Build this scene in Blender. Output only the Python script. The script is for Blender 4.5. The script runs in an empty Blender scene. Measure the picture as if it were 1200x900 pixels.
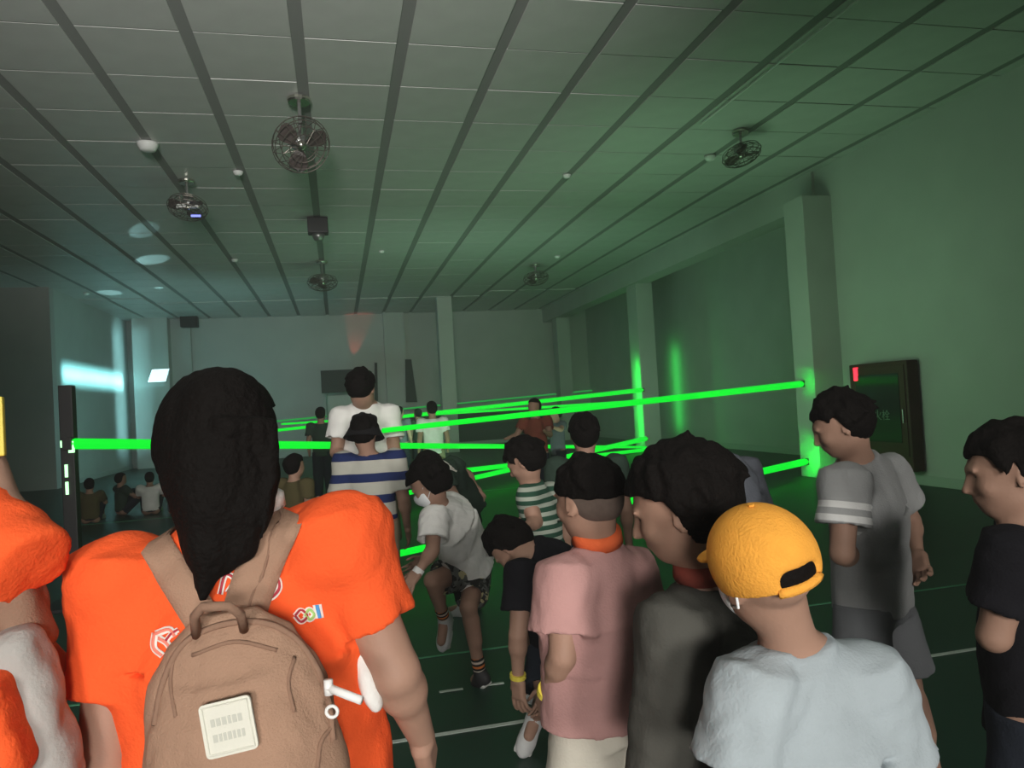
import bpy, bmesh, math, random
import numpy as np
from mathutils import Vector, Matrix
from mathutils.bvhtree import BVHTree
random.seed(7); rng=np.random.default_rng(7)
SC=bpy.context.scene
COL=SC.collection
# ---------------------------------------------------------------- camera (solved from the hall's vanishing points)
F=870.; EYE=1.55
def nrm(v):
    v=np.asarray(v,float); return v/np.linalg.norm(v)
_Y=nrm([396-600,484-450,F]); _Z=nrm(np.cross([1396-600,484-58-450,F],_Y))
if _Z[1]>0: _Z=-_Z
_X=np.cross(_Y,_Z); CM=np.array([_X,_Y,_Z]); CC=np.array([0,0,EYE])
def ray(px,py): return CM@np.array([(px-600)/F,(py-450)/F,1.])
def P(px,py,z): return CC+ray(px,py)*z                      # point at depth z on the line of sight
def onZ(px,py,h): r=ray(px,py); return CC+r*(h-EYE)/r[2]
def onX(px,py,X): r=ray(px,py); return CC+r*X/r[0]
def onY(px,py,Y): r=ray(px,py); return CC+r*Y/r[1]
cd=bpy.data.cameras.new('camera'); cam=bpy.data.objects.new('camera',cd); COL.objects.link(cam)
cd.sensor_width=36; cd.lens=36*F/1200; cd.clip_start=.05; cd.clip_end=200
mw=Matrix.Identity(4)
for i in range(3):
    mw[i][0]=CM[i][0]; mw[i][1]=-CM[i][1]; mw[i][2]=-CM[i][2]; mw[i][3]=CC[i]
cam.matrix_world=mw; SC.camera=cam
# ---------------------------------------------------------------- world, exposure, room lights
w=bpy.data.worlds.new('world'); SC.world=w; w.use_nodes=True
w.node_tree.nodes['Background'].inputs[0].default_value=(.020,.026,.023,1)
w.node_tree.nodes['Background'].inputs[1].default_value=1.0
_v=w.node_tree.nodes.new('ShaderNodeVolumeScatter'); _v.inputs['Density'].default_value=.010; _v.inputs['Anisotropy'].default_value=.2   # thin stage haze in the whole hall
w.node_tree.links.new(_v.outputs[0],w.node_tree.nodes['World Output'].inputs['Volume'])
vs=SC.view_settings; vs.view_transform='Standard'; vs.look='None'; vs.gamma=1; vs.use_curve_mapping=False; vs.exposure=0
def lamp(kind,name,loc,to,power,col,size=.1,sizey=None,spot=60,blend=.5,spread=180):
    d=bpy.data.lights.new(name,kind); d.energy=power; d.color=col
    if kind=='AREA':
        d.size=size
        if sizey: d.shape='RECTANGLE'; d.size_y=sizey
        d.spread=math.radians(spread)
    else: d.shadow_soft_size=size
    if kind=='SPOT': d.spot_size=math.radians(spot); d.spot_blend=blend
    o=bpy.data.objects.new(name,d); COL.objects.link(o); o.location=loc
    v=Vector(to)-Vector(loc); o.rotation_euler=v.to_track_quat('-Z','Y').to_euler(); return o
# added spots and fill behind the photographer, standing for light from an unseen foyer
lamp('SPOT','foyer_fill_spot',(-2.9,-11,3.1),(0.1,3,1.05),4200,(1,.95,.89),1.1,None,27,1)
lamp('SPOT','foyer_fill_spot',(.85,-11,3.1),(-.05,3,1.05),4600,(1,.95,.89),1.1,None,27,1)  # second spot, added to lighten the shadows left by the first
lamp('AREA','foyer_fill',(0.0,-8,2.2),(0.6,6,1.2),42,(1,.95,.88),3.0,1.6)
lamp('SPOT','ceiling_fill_spot',(-.6,-3.8,2.7),(-0.5,4.6,5.9),5600,(1,.985,.94),.6,None,54,1)  # added inside the hall, aimed up to brighten the ceiling
# green laser wash over the right side and the far end
lamp('AREA','laser_wash_right',(4.2,9,1.6),(8.4,11,3.3),34,(.55,1,.60),2.5,1.5)
lamp('AREA','laser_wash_far',(3.5,15,1.2),(3.5,24,4.6),70,(.52,1,.66),6,1.2)
lamp('AREA','laser_wash_ceiling',(3.5,12,.5),(4.5,14,5.2),46,(.55,1,.64),6,4)
lamp('AREA','stage_wash_left',(-3.2,21,1.0),(-5.5,27,3.6),55,(.45,.95,.95),2,1.2)
# beams landing on the columns
lamp('SPOT','beam_spill_high',(7.25,10.75,1.60),(7.75,11.05,1.60),10,(.02,1,.08),.02,None,60,.9)
lamp('SPOT','beam_spill_low',(7.25,10.75,.35),(7.75,11.05,.25),30,(.02,1,.08),.02,None,100,.7)
lamp('AREA','beam_spill_far',(8.10,19.7,1.35),(8.37,19.9,1.35),13,(.02,1,.08),.08,2.3)
lamp('AREA','beam_spill_recess',(9.72,20.9,1.7),(10.1,20.9,1.7),6,(.04,1,.12),.10,2.4)
lamp('SPOT','beam_on_shoulder',tuple(P(690,560,4.6)),tuple(P(646,572,4.0)),6,(.02,1,.2),.005,None,9,.2)
lamp('SPOT','beam_on_cabinet',(6.6,7.0,.9),tuple(onX(1030,524,8.3)),5,(.02,1,.06),.01,None,16,.4)
# cyan projector at the left end and red show light on the far wall
lamp('AREA','cyan_projector',(-5.9,25.6,3.05),(-7.2,25.6,3.05),52,(.28,.86,.92),6.5,.4,spread=26)
lamp('AREA','cyan_projector_corner',(-6.3,27.4,2.8),(-7.2,27.9,2.8),17,(.4,.92,.98),1.1,4.2,spread=80)
_c=onZ(177,306,5.27); lamp('SPOT','cyan_projector_ceiling',(-6.6,23.0,2.2),_c,1300,(.5,.97,1),.02,None,6.5,.5)
for _p in ((168,272),(186,338)): _c=onZ(*_p,5.27); lamp('SPOT','cyan_projector_glint',(-6.6,23.0,2.2),_c,650,(.5,.97,1),.02,None,3.6,.5)
_c=onZ(128,344,5.27); lamp('SPOT','cyan_projector_glint',(-6.6,26.0,2.2),_c,450,(.5,.97,1),.02,None,9,.4)
_r=CC+ray(411,441)*28.55/ray(411,441)[1]; _q=CC+ray(421,366)*28.9/ray(421,366)[1]; lamp('SPOT','red_show_light',_r,_q,60,(1,.10,.07),.02,None,30,.6)
# ---------------------------------------------------------------- materials
def mat(name,col,rough=.8,metal=0,emit=None,es=0,noise=0,nscale=20,bump=0,bscale=80,sheen=0,spec=.4,alpha=None):
    m=bpy.data.materials.new(name); m.use_nodes=True; nt=m.node_tree; b=nt.nodes['Principled BSDF']
    b.inputs['Base Color'].default_value=(*col,1); b.inputs['Roughness'].default_value=rough; b.inputs['Metallic'].default_value=metal
    b.inputs['Specular IOR Level'].default_value=spec
    if emit is not None: b.inputs['Emission Color'].default_value=(*emit,1); b.inputs['Emission Strength'].default_value=es
    if sheen: b.inputs['Sheen Weight'].default_value=sheen
    if noise or bump:
        tc=nt.nodes.new('ShaderNodeTexCoord')
    if noise:
        n=nt.nodes.new('ShaderNodeTexNoise'); n.inputs['Scale'].default_value=nscale; n.inputs['Detail'].default_value=5
        nt.links.new(tc.outputs['Object'],n.inputs['Vector'])
        r=nt.nodes.new('ShaderNodeMapRange'); r.inputs[1].default_value=.3; r.inputs[2].default_value=.7; r.inputs[3].default_value=1-noise; r.inputs[4].default_value=1+noise
        nt.links.new(n.outputs['Fac'],r.inputs[0])
        x=nt.nodes.new('ShaderNodeVectorMath'); x.operation='SCALE'; x.inputs[0].default_value=col
        nt.links.new(r.outputs[0],x.inputs['Scale']); nt.links.new(x.outputs[0],b.inputs['Base Color'])
    if bump:
        n=nt.nodes.new('ShaderNodeTexNoise'); n.inputs['Scale'].default_value=bscale; n.inputs['Detail'].default_value=6
        nt.links.new(tc.outputs['Object'],n.inputs['Vector'])
        u=nt.nodes.new('ShaderNodeBump'); u.inputs['Strength'].default_value=bump; u.inputs['Distance'].default_value=.01
        nt.links.new(n.outputs['Fac'],u.inputs['Height']); nt.links.new(u.outputs[0],b.inputs['Normal'])
    return m
def cloth(name,col,**k): return mat(name,col,.92,noise=.07,nscale=9,bump=.25,bscale=160,spec=.15,**k)
def stripes(name,cols,period,attr='tz',edges=None,base=None):
    """bands of cloth colour along the garment (woven pattern)"""
    m=cloth(name,cols[0]); nt=m.node_tree; b=nt.nodes['Principled BSDF']
    a=nt.nodes.new('ShaderNodeAttribute'); a.attribute_name=attr
    d=nt.nodes.new('ShaderNodeMath'); d.operation='DIVIDE'; d.inputs[1].default_value=period; nt.links.new(a.outputs['Fac'],d.inputs[0])
    f=nt.nodes.new('ShaderNodeMath'); f.operation='FRACT'; nt.links.new(d.outputs[0],f.inputs[0])
    r=nt.nodes.new('ShaderNodeValToRGB'); r.color_ramp.interpolation='CONSTANT'
    for l in list(b.inputs['Base Color'].links): nt.links.remove(l)
    edges=edges or [i/len(cols) for i in range(len(cols))]
    e=r.color_ramp.elements; e[0].position=edges[0]; e[0].color=(*cols[0],1); e[1].position=edges[1]; e[1].color=(*cols[1],1)
    for p,c in zip(edges[2:],cols[2:]): q=e.new(p); q.color=(*c,1)
    nt.links.new(f.outputs[0],r.inputs[0])
    if base is None: nt.links.new(r.outputs[0],b.inputs['Base Color'])
    else:
        g=nt.nodes.new('ShaderNodeMath'); g.operation='GREATER_THAN'; g.inputs[1].default_value=0.0; nt.links.new(a.outputs['Fac'],g.inputs[0])
        x=nt.nodes.new('ShaderNodeMix'); x.data_type='RGBA'; x.inputs[6].default_value=(*base,1)
        nt.links.new(g.outputs[0],x.inputs[0]); nt.links.new(r.outputs[0],x.inputs[7]); nt.links.new(x.outputs[2],b.inputs['Base Color'])
    return m
M={}
M['ceiling_panel']=mat('ceiling_panel',(.60,.61,.58),.38,noise=.05,nscale=3,bump=.15,bscale=60,spec=.45)
M['ceiling_bar']=mat('ceiling_bar',(.26,.27,.255),.85)
M['wall']=mat('painted_wall',(.55,.56,.53),.75,noise=.05,nscale=1.2,bump=.05,bscale=30)
M['wall_left']=mat('painted_wall_warm',(.50,.46,.45),.8,noise=.05,nscale=1.5)
M['floor']=mat('court_floor',(.012,.050,.032),.42,noise=.12,nscale=2.2,bump=.08,bscale=220,spec=.35)
M['line']=mat('court_line',(.62,.70,.64),.6)
M['line_g']=mat('court_line_green',(.10,.36,.20),.6)
M['skirt']=mat('skirting',(.50,.52,.49),.5)
M['black']=mat('black_plastic',(.012,.012,.013),.5)
M['dark']=mat('dark_board',(.022,.026,.025),.6,noise=.1,nscale=4)
M['metal']=mat('grey_metal',(.35,.36,.35),.35,metal=.8)
M['chrome']=mat('bright_metal',(.7,.68,.6),.25,metal=1)
M['fanblade']=mat('fan_blade',(.06,.045,.04),.45)
M['fancage']=mat('fan_cage',(.16,.14,.12),.4,metal=.7)
M['white_pl']=mat('white_plastic',(.8,.8,.78),.45)
M['laser']=mat('laser_beam',(0,.2,0),.5,emit=(.004,.93,.035),es=1.0)
M['laser2']=mat('laser_beam_faint',(0,.1,0),.5,emit=(.02,.42,.07),es=.8)
M['lasercore']=mat('laser_aperture',(.6,1,.6),.5,emit=(.45,1,.5),es=1.6)
M['led_red']=mat('red_led',(.5,0,0),.4,emit=(1,.03,.06),es=2.2)
M['led_blue']=mat('blue_led',(0,0,.3),.4,emit=(.25,.3,1),es=1.6)
M['cyanpatch']=mat('projected_light',(.7,.95,1),.4,emit=(.62,.97,1),es=1.7)  # glow that stands for projected light on the column
M['redpaint']=mat('fire_cabinet_paint',(.07,.030,.022),.55,noise=.15,nscale=4)
M['cab_dark']=mat('cabinet_glass',(.02,.022,.02),.15)
M['skin']=mat('skin',(.36,.215,.155),.6,noise=.06,nscale=14,bump=.08,bscale=120,spec=.3)
M['skin_red']=mat('skin_flushed',(.66,.30,.22),.6,noise=.06,nscale=14,spec=.3)
M['hair']=mat('hair',(.0045,.0035,.003),.8,spec=.12,bump=.6,bscale=90)
M['shaved']=mat('shaved_hair',(.13,.095,.078),.8,noise=.1,nscale=60)
M['eye']=mat('eye_white',(.7,.68,.64),.3); M['iris']=mat('iris',(.02,.012,.01),.2)
M['orange']=mat('orange_tshirt',(.90,.115,.028),.9,noise=.05,nscale=7,bump=.3,bscale=150,spec=.15)
M['pink']=cloth('dusty_pink_tshirt',(.47,.265,.25)); M['lblue']=cloth('pale_blue_tshirt',(.37,.43,.46))
M['charcoal']=cloth('charcoal_tshirt',(.075,.075,.066)); M['blackt']=cloth('black_tshirt',(.010,.010,.013))
M['white']=cloth('white_tshirt',(.80,.80,.77)); M['cream']=cloth('cream_shorts',(.60,.57,.49))
M['greyt']=cloth('grey_tshirt',(.30,.31,.31)); M['greys']=cloth('grey_shorts',(.15,.16,.17)); M['navy']=cloth('navy_shorts',(.02,.025,.035))
M['greent']=cloth('dark_green_tshirt',(.035,.06,.045)); M['olive']=cloth('olive_tshirt',(.10,.085,.04)); M['beige']=cloth('beige_trousers',(.34,.29,.20))
M['slate']=cloth('slate_tshirt',(.10,.11,.13)); M['rust']=cloth('rust_tshirt',(.22,.06,.04)); M['bucket']=cloth('black_hat',(.012,.012,.013))
M['yellow']=mat('yellow_cap',(.88,.40,.06),.9,noise=.06,nscale=30,bump=.35,bscale=220,spec=.15)
M['yellow_in']=cloth('cap_inside',(.02,.013,.006))
M['tote']=cloth('tote_canvas',(.40,.39,.37)); M['mask']=cloth('white_mask',(.80,.83,.85)); M['lanyard_dark']=cloth('dark_red_lanyard',(.30,.07,.05)); M['lanyard']=cloth('orange_lanyard',(.80,.15,.05)); M['band']=mat('yellow_wristband',(.75,.62,.08),.5)
M['tan']=mat('tan_canvas',(.36,.225,.155),.9,noise=.05,nscale=12,bump=.35,bscale=260,spec=.12)
M['tan_d']=mat('tan_canvas_trim',(.26,.155,.105),.9,bump=.3,bscale=260)
M['badge']=mat('pale_badge',(.66,.66,.58),.6,bump=.15,bscale=200); M['badge_t']=mat('badge_lettering',(.50,.51,.45),.7)
M['print_w']=mat('white_print',(.85,.80,.74),.7); M['print_r']=mat('crimson_print',(.42,.03,.05),.7); M['print_p']=mat('pink_print',(.85,.25,.18),.7)
M['print_b']=mat('blue_print',(.08,.30,.62),.7); M['print_g']=mat('green_print',(.35,.62,.18),.7)
M['shoe']=mat('white_shoe',(.62,.63,.63),.6,noise=.06,nscale=20); M['shoe_d']=mat('dark_shoe',(.03,.03,.032),.6); M['sole']=mat('sole',(.72,.72,.70),.6)
M['sock']=stripes('striped_sock',[(.02,.02,.02),(.75,.22,.05),(.02,.02,.02),(.7,.6,.5)],.055)
M['navywhite']=stripes('navy_white_stripes',[(.50,.50,.44),(.022,.035,.115)],.145,edges=[0,.60])
M['greenstripe']=stripes('green_grey_stripes',[(.40,.45,.38),(.030,.085,.055)],.045,edges=[0,.45])
M['sleevestripe']=stripes('grey_with_striped_sleeve',[(.32,.33,.33),(.66,.67,.66)],.044,attr='sa',edges=[0,.5],base=(.32,.33,.33))
def camo():
    m=cloth('camouflage_shorts',(.03,.03,.03)); nt=m.node_tree; b=nt.nodes['Principled BSDF']
    tc=nt.nodes.new('ShaderNodeTexCoord'); n=nt.nodes.new('ShaderNodeTexVoronoi'); n.inputs['Scale'].default_value=26
    n2=nt.nodes.new('ShaderNodeTexNoise'); n2.inputs['Scale'].default_value=14; mx=nt.nodes.new('ShaderNodeVectorMath'); mx.operation='MULTIPLY_ADD'; mx.inputs[1].default_value=(.14,.14,.14)
    nt.links.new(tc.outputs['Object'],n2.inputs['Vector']); nt.links.new(n2.outputs['Color'],mx.inputs[0]); nt.links.new(tc.outputs['Object'],mx.inputs[2])
    nt.links.new(mx.outputs[0],n.inputs['Vector']); r=nt.nodes.new('ShaderNodeValToRGB'); r.color_ramp.interpolation='CONSTANT'
    sp=nt.nodes.new('ShaderNodeSeparateColor'); nt.links.new(n.outputs['Color'],sp.inputs[0]); nt.links.new(sp.outputs[0],r.inputs[0])
    e=r.color_ramp.elements; e[0].color=(.02,.022,.02,1); e[1].position=.40; e[1].color=(.14,.15,.14,1)
    q=e.new(.62); q.color=(.05,.055,.05,1); q=e.new(.80); q.color=(.50,.46,.26,1)
    for l in list(b.inputs['Base Color'].links): nt.links.remove(l)
    nt.links.new(r.outputs[0],b.inputs['Base Color']); return m
M['camo']=camo()
# ---------------------------------------------------------------- object helpers
def tag(o,label=None,cat=None,group=None,kind=None):
    for k,v in (('label',label),('category',cat),('group',group),('kind',kind)):
        if v: o[k]=v
    return o
def empty(name,loc,rz=0,label=None,cat=None,group=None,kind=None):
    o=bpy.data.objects.new(name,None); COL.objects.link(o); o.location=loc; o.rotation_euler=(0,0,rz); o.empty_display_size=.1
    return tag(o,label,cat,group,kind)
def link(name,me,m=None,parent=None,kind=None):
    if m is not None and not len(me.materials): me.materials.append(m)
    o=bpy.data.objects.new(name,me); COL.objects.link(o)
    if parent: o.parent=parent
    if kind: o['kind']=kind
    return o
class MB:
    def __init__(s): s.bm=bmesh.new()
    def box(s,lo,hi,bev=0):
        lo=np.array(lo,float); hi=np.array(hi,float); c=(lo+hi)/2; d=hi-lo
        r=bmesh.ops.create_cube(s.bm,size=1,matrix=Matrix.Translation(c)@Matrix.Diagonal((*d,1)))
        if bev:
            es=list({e for v in r['verts'] for e in v.link_edges}); bmesh.ops.bevel(s.bm,geom=es,offset=bev,segments=2,affect='EDGES',profile=.6)
        return s
    def tube(s,pts,r,seg=8,rr=None):
        pts=[Vector(p) for p in pts]; rings=[]
        up=None
        for i,p in enumerate(pts):
            t=(pts[min(i+1,len(pts)-1)]-pts[max(i-1,0)]).normalized()
            if up is None: up=Vector((0,0,1)) if abs(t.z)<.9 else Vector((1,0,0))
            a=t.cross(up).normalized(); b=a.cross(t).normalized(); up=b
            q=rr[i] if rr is not None else r
            rings.append([s.bm.verts.new(p+(a*math.cos(2*math.pi*k/seg)+b*math.sin(2*math.pi*k/seg))*q) for k in range(seg)])
        for A,B in zip(rings,rings[1:]):
            for k in range(seg): s.bm.faces.new((A[k],A[(k+1)%seg],B[(k+1)%seg],B[k]))
        s.bm.faces.new(rings[0][::-1]); s.bm.faces.new(rings[-1]); return s
    def ring(s,c,R,r,nrm_=(0,0,1),seg=24,ts=6):
        c=Vector(c); q=Vector(nrm_).to_track_quat('Z','Y'); rings=[]
        for i in range(seg):
            a=2*math.pi*i/seg; d=Vector((math.cos(a),math.sin(a),0)); 
            rings.append([s.bm.verts.new(c+q@(d*(R+r*math.cos(2*math.pi*k/ts))+Vector((0,0,r*math.sin(2*math.pi*k/ts))))) for k in range(ts)])
        for i in range(seg):
            A=rings[i];B=rings[(i+1)%seg]
            for k in range(ts): s.bm.faces.new((A[k],B[k],B[(k+1)%ts],A[(k+1)%ts]))
        return s
    def lathe(s,prof,c=(0,0,0),ax=(0,0,1),seg=20):
        c=Vector(c); q=Vector(ax).to_track_quat('Z','Y'); rings=[]
        for r,z in prof: rings.append([s.bm.verts.new(c+q@Vector((r*math.cos(2*math.pi*k/seg),r*math.sin(2*math.pi*k/seg),z))) for k in range(seg)])
        for A,B in zip(rings,rings[1:]):
            for k in range(seg): s.bm.faces.new((A[k],A[(k+1)%seg],B[(k+1)%seg],B[k]))
        s.bm.faces.new(rings[0][::-1]); s.bm.faces.new(rings[-1]); return s
    def poly(s,pts,th,nrm_):
        n=Vector(nrm_).normalized()*th; a=[s.bm.verts.new(Vector(p)) for p in pts]; b=[s.bm.verts.new(Vector(p)+n) for p in pts]
        s.bm.faces.new(a[::-1]); s.bm.faces.new(b)
        for i in range(len(a)): j=(i+1)%len(a); s.bm.faces.new((a[i],a[j],b[j],b[i]))
        return s
    def build(s,name,m,parent=None,kind=None,smooth=False):
        me=bpy.data.meshes.new(name); bmesh.ops.recalc_face_normals(s.bm,faces=s.bm.faces); s.bm.to_mesh(me); s.bm.free()
        if smooth:
            for p in me.polygons: p.use_smooth=True
        return link(name,me,m,parent,kind)
# ---------------------------------------------------------------- implicit surfaces -> one continuous mesh
class Field:
    def __init__(s,lo,hi,h):
        s.lo=np.array(lo,np.float32)-2*h; s.h=h; n=np.ceil((np.array(hi)+2*h-s.lo)/h).astype(int)+1
        s.ax=[(s.lo[i]+np.arange(n[i],dtype=np.float32)*h).astype(np.float32) for i in range(3)]; s.D=np.full(n,.5,np.float32)
    def sub(s,lo,hi):
        sl=[]
        for i in range(3):
            a=int(max(0,math.floor((lo[i]-s.lo[i])/s.h))); b=int(min(s.D.shape[i],math.ceil((hi[i]-s.lo[i])/s.h)+1)); 
            if b-a<2: return None
            sl.append(slice(a,b))
        X=s.ax[0][sl[0]][:,None,None]; Y=s.ax[1][sl[1]][None,:,None]; Z=s.ax[2][sl[2]][None,None,:]
        return tuple(sl),X,Y,Z
    def op(s,fn,lo,hi,k=.0,mode='u'):
        pad=max(k,3*s.h)+.01; r=s.sub(np.array(lo)-pad,np.array(hi)+pad)
        if r is None: return
        sl,X,Y,Z=r; d=fn(X,Y,Z).astype(np.float32); a=s.D[sl]
        if mode=='u':
            o=np.minimum(a,d)
            if k>0: hh=np.maximum(k-np.abs(a-d),0)/k; o=o-hh*hh*k*.25
        elif mode=='s':
            d=-d; o=np.maximum(a,d)
            if k>0: hh=np.maximum(k-np.abs(a-d),0)/k; o=o+hh*hh*k*.25
        elif mode=='+': o=a+d
        s.D[sl]=o
    def cone(s,a,b,ra,rb,k=.02,mode='u'):
        a=np.asarray(a,float); b=np.asarray(b,float); v=b-a; L=max(float(v@v),1e-9)
        def f(X,Y,Z):
            t=np.clip(((X-a[0])*v[0]+(Y-a[1])*v[1]+(Z-a[2])*v[2])/L,0,1)
            return np.sqrt((X-a[0]-t*v[0])**2+(Y-a[1]-t*v[1])**2+(Z-a[2]-t*v[2])**2)-(ra+(rb-ra)*t)
        r=max(ra,rb); s.op(f,np.minimum(a,b)-r,np.maximum(a,b)+r,k,mode)
    def cyl(s,a,b,ra,rb,k=.0,mode='u',wob=None):   # flat-ended cone
        a=np.asarray(a,float); b=np.asarray(b,float); v=b-a; L=float(np.linalg.norm(v)); u=v/L
        def f(X,Y,Z):
            w=(X-a[0])*u[0]+(Y-a[1])*u[1]+(Z-a[2])*u[2]; t=np.clip(w/L,0,1)
            q=np.sqrt(np.maximum((X-a[0])**2+(Y-a[1])**2+(Z-a[2])**2-w*w,0))-(ra+(rb-ra)*t)
            return np.maximum(q,np.maximum(-w,w-L))
        r=max(ra,rb); s.op(f,np.minimum(a,b)-r,np.maximum(a,b)+r,k,mode)
    def ell(s,c,rad,R=None,k=.02,mode='u'):
        c=np.asarray(c,float); rad=np.asarray(rad,float); R=np.eye(3) if R is None else R
        def f(X,Y,Z):
            q=[((X-c[0])*R[0,i]+(Y-c[1])*R[1,i]+(Z-c[2])*R[2,i]) for i in range(3)]
            k0=np.sqrt((q[0]/rad[0])**2+(q[1]/rad[1])**2+(q[2]/rad[2])**2); k1=np.sqrt((q[0]/rad[0]**2)**2+(q[1]/rad[1]**2)**2+(q[2]/rad[2]**2)**2)
            return k0*(k0-1)/np.maximum(k1,1e-6)
        m=rad.max(); s.op(f,c-m,c+m,k,mode)
    def box(s,c,half,R=None,r=.01,k=.0,mode='u'):
        c=np.asarray(c,float); R=np.eye(3) if R is None else R; h=np.asarray(half,float)-r
        def f(X,Y,Z):
            q=[np.abs((X-c[0])*R[0,i]+(Y-c[1])*R[1,i]+(Z-c[2])*R[2,i])-h[i] for i in range(3)]
            return np.sqrt(sum(np.maximum(x,0)**2 for x in q))+np.minimum(np.maximum(q[0],np.maximum(q[1],q[2])),0)-r
        m=float(np.linalg.norm(half)); s.op(f,c-m,c+m,k,mode)
    def loft(s,pts,rx,ry,right,k=.02,mode='u',capflat=True):
        pts=np.asarray(pts,float); n=len(pts)
        R=max(max(rx),max(ry))
        def f(X,Y,Z):
            best=None
            for i in range(n-1):
                a=pts[i]; v=pts[i+1]-a; L=np.linalg.norm(v); u=v/L; r=right[i]-u*(right[i]@u); r/=np.linalg.norm(r); fw=np.cross(u,r)
                dx,dy,dz=X-a[0],Y-a[1],Z-a[2]; w=dx*u[0]+dy*u[1]+dz*u[2]; t=np.clip(w/L,0,1)
                A=rx[i]+(rx[i+1]-rx[i])*t; B=ry[i]+(ry[i+1]-ry[i])*t
                p=(dx*r[0]+dy*r[1]+dz*r[2])/A; q=(dx*fw[0]+dy*fw[1]+dz*fw[2])/B
                e=np.sqrt(p*p+q*q); g=np.sqrt((p/A)**2+(q/B)**2); d=np.where(e>.3,e*(e-1)/np.maximum(g,1e-5),(e-1)*np.minimum(A,B))
                wr=np.abs(w-t*L); d=np.where(wr>1e-6,np.sqrt(np.maximum(d,0)**2+wr*wr),d)
                best=d if best is None else np.minimum(best,d)
            return best
        s.op(f,pts.min(0)-R,pts.max(0)+R,k,mode)
    def wrinkle(s,amp,freq,seed,axis=None):
        g=np.random.default_rng(seed); X=s.ax[0][:,None,None]; Y=s.ax[1][None,:,None]; Z=s.ax[2][None,None,:]
        near=np.abs(s.D)<.03
        I=np.nonzero(near); x=s.ax[0][I[0]];y=s.ax[1][I[1]];z=s.ax[2][I[2]]; o=np.zeros_like(x)
        for j in range(5):
            k=g.normal(size=3)*freq*(1+.5*j); 
            if axis is not None: k=k-.65*np.asarray(axis)*(k@np.asarray(axis))
            ph=g.uniform(0,6.28,3); wv=np.sin(x*k[1]*.5+ph[1])+np.sin(z*k[0]*.5+y*k[2]*.4+ph[2])
            o+=(1-2*np.abs(np.sin((x*k[0]+y*k[1]+z*k[2])*.5+wv+ph[0])))/(1+.6*j)
        s.D[I]+=(amp*o*.5).astype(np.float32)
    def mesh(s):
        D=s.D; D=np.where(D==0,1e-6,D); h=s.h; S=D<0
        c=np.zeros(tuple(np.array(D.shape)-1),np.int8)
        for i in (0,1):
            for j in (0,1):
                for k in (0,1): c+=S[i:D.shape[0]-1+i,j:D.shape[1]-1+j,k:D.shape[2]-1+k]
        act=(c>0)&(c<8); I=np.stack(np.nonzero(act),1); idx=np.full(act.shape,-1,np.int32); idx[tuple(I.T)]=np.arange(len(I))
        acc=np.zeros((len(I),3)); cnt=np.zeros(len(I))
        cr=[(i,j,k) for i in (0,1) for j in (0,1) for k in (0,1)]
        val={q:D[I[:,0]+q[0],I[:,1]+q[1],I[:,2]+q[2]] for q in cr}
        for p in cr:
            for a in range(3):
                if p[a]==0:
                    q=list(p); q[a]=1; q=tuple(q); d0,d1=val[p],val[q]; m=(d0<0)!=(d1<0); t=d0[m]/(d0[m]-d1[m])
                    pos=np.array(p,float)[None].repeat(m.sum(),0); pos[:,a]+=t; acc[m]+=pos; cnt[m]+=1
        V=s.lo+(I+acc/cnt[:,None])*h
        Q=[]
        for a in range(3):
            b,c_=(a+1)%3,(a+2)%3
            sl0=[slice(None)]*3; sl1=[slice(None)]*3; sl0[a]=slice(0,-1); sl1[a]=slice(1,None)
            for x in (b,c_): sl0[x]=slice(1,-1); sl1[x]=slice(1,-1)
            A=S[tuple(sl0)];Bq=S[tuple(sl1)]; E_=np.stack(np.nonzero(A!=Bq),1)
            if not len(E_): continue
            flip=A[tuple(E_.T)]; off=np.zeros(3,int); off[b]=1; off[c_]=1; E_=E_+off
            def g(db,dc):
                e=E_.copy(); e[:,b]-=db; e[:,c_]-=dc; return idx[e[:,0],e[:,1],e[:,2]]
            q=np.stack([g(1,1),g(0,1),g(0,0),g(1,0)],1); q[~flip]=q[~flip][:,::-1]; Q.append(q)
        return V.astype(np.float32),np.concatenate(Q)
def npmesh(name,parts,attrs=None,smooth=1):
    vs=[];qs=[];o=0
    for V,Q in parts: vs.append(V); qs.append(Q+o); o+=len(V)
    V=np.concatenate(vs);Q=np.concatenate(qs)
    for _ in range(smooth):       # light relaxation
        a=np.zeros_like(V);n=np.zeros(len(V),np.float32)
        for i in range(4):
            np.add.at(a,Q[:,i],V[Q[:,(i+1)%4]]+V[Q[:,(i+3)%4]]); np.add.at(n,Q[:,i],2)
        V=V*.45+.55*a/np.maximum(n,1)[:,None]
    me=bpy.data.meshes.new(name); me.vertices.add(len(V)); me.vertices.foreach_set('co',V.astype(np.float32).ravel())
    me.loops.add(len(Q)*4); me.loops.foreach_set('vertex_index',Q.astype(np.int32).ravel()); me.polygons.add(len(Q)); me.polygons.foreach_set('loop_start',np.arange(0,len(Q)*4,4,dtype=np.int32))
    try: me.polygons.foreach_set('loop_total',np.full(len(Q),4,np.int32))
    except Exception: pass
    me.update(calc_edges=True); me.validate(); me.polygons.foreach_set('use_smooth',np.ones(len(me.polygons),bool))
    if attrs:
        for k,fn in attrs.items():
            at=me.attributes.new(k,'FLOAT','POINT'); at.data.foreach_set('value',fn(V).astype(np.float32))
    return me
# ================================================================ the hall
ZC=5.27
def st(name,mb,m,parent=None): return mb.build(name,m,parent,'structure')
floor=st('floor',MB().box((-13,-13.2,-.2),(14,31,0)),M['floor'])
ceil=st('ceiling',MB().box((-13,-13.2,ZC+.03),(14,31,ZC+.25)),M['ceiling_bar'])
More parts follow.
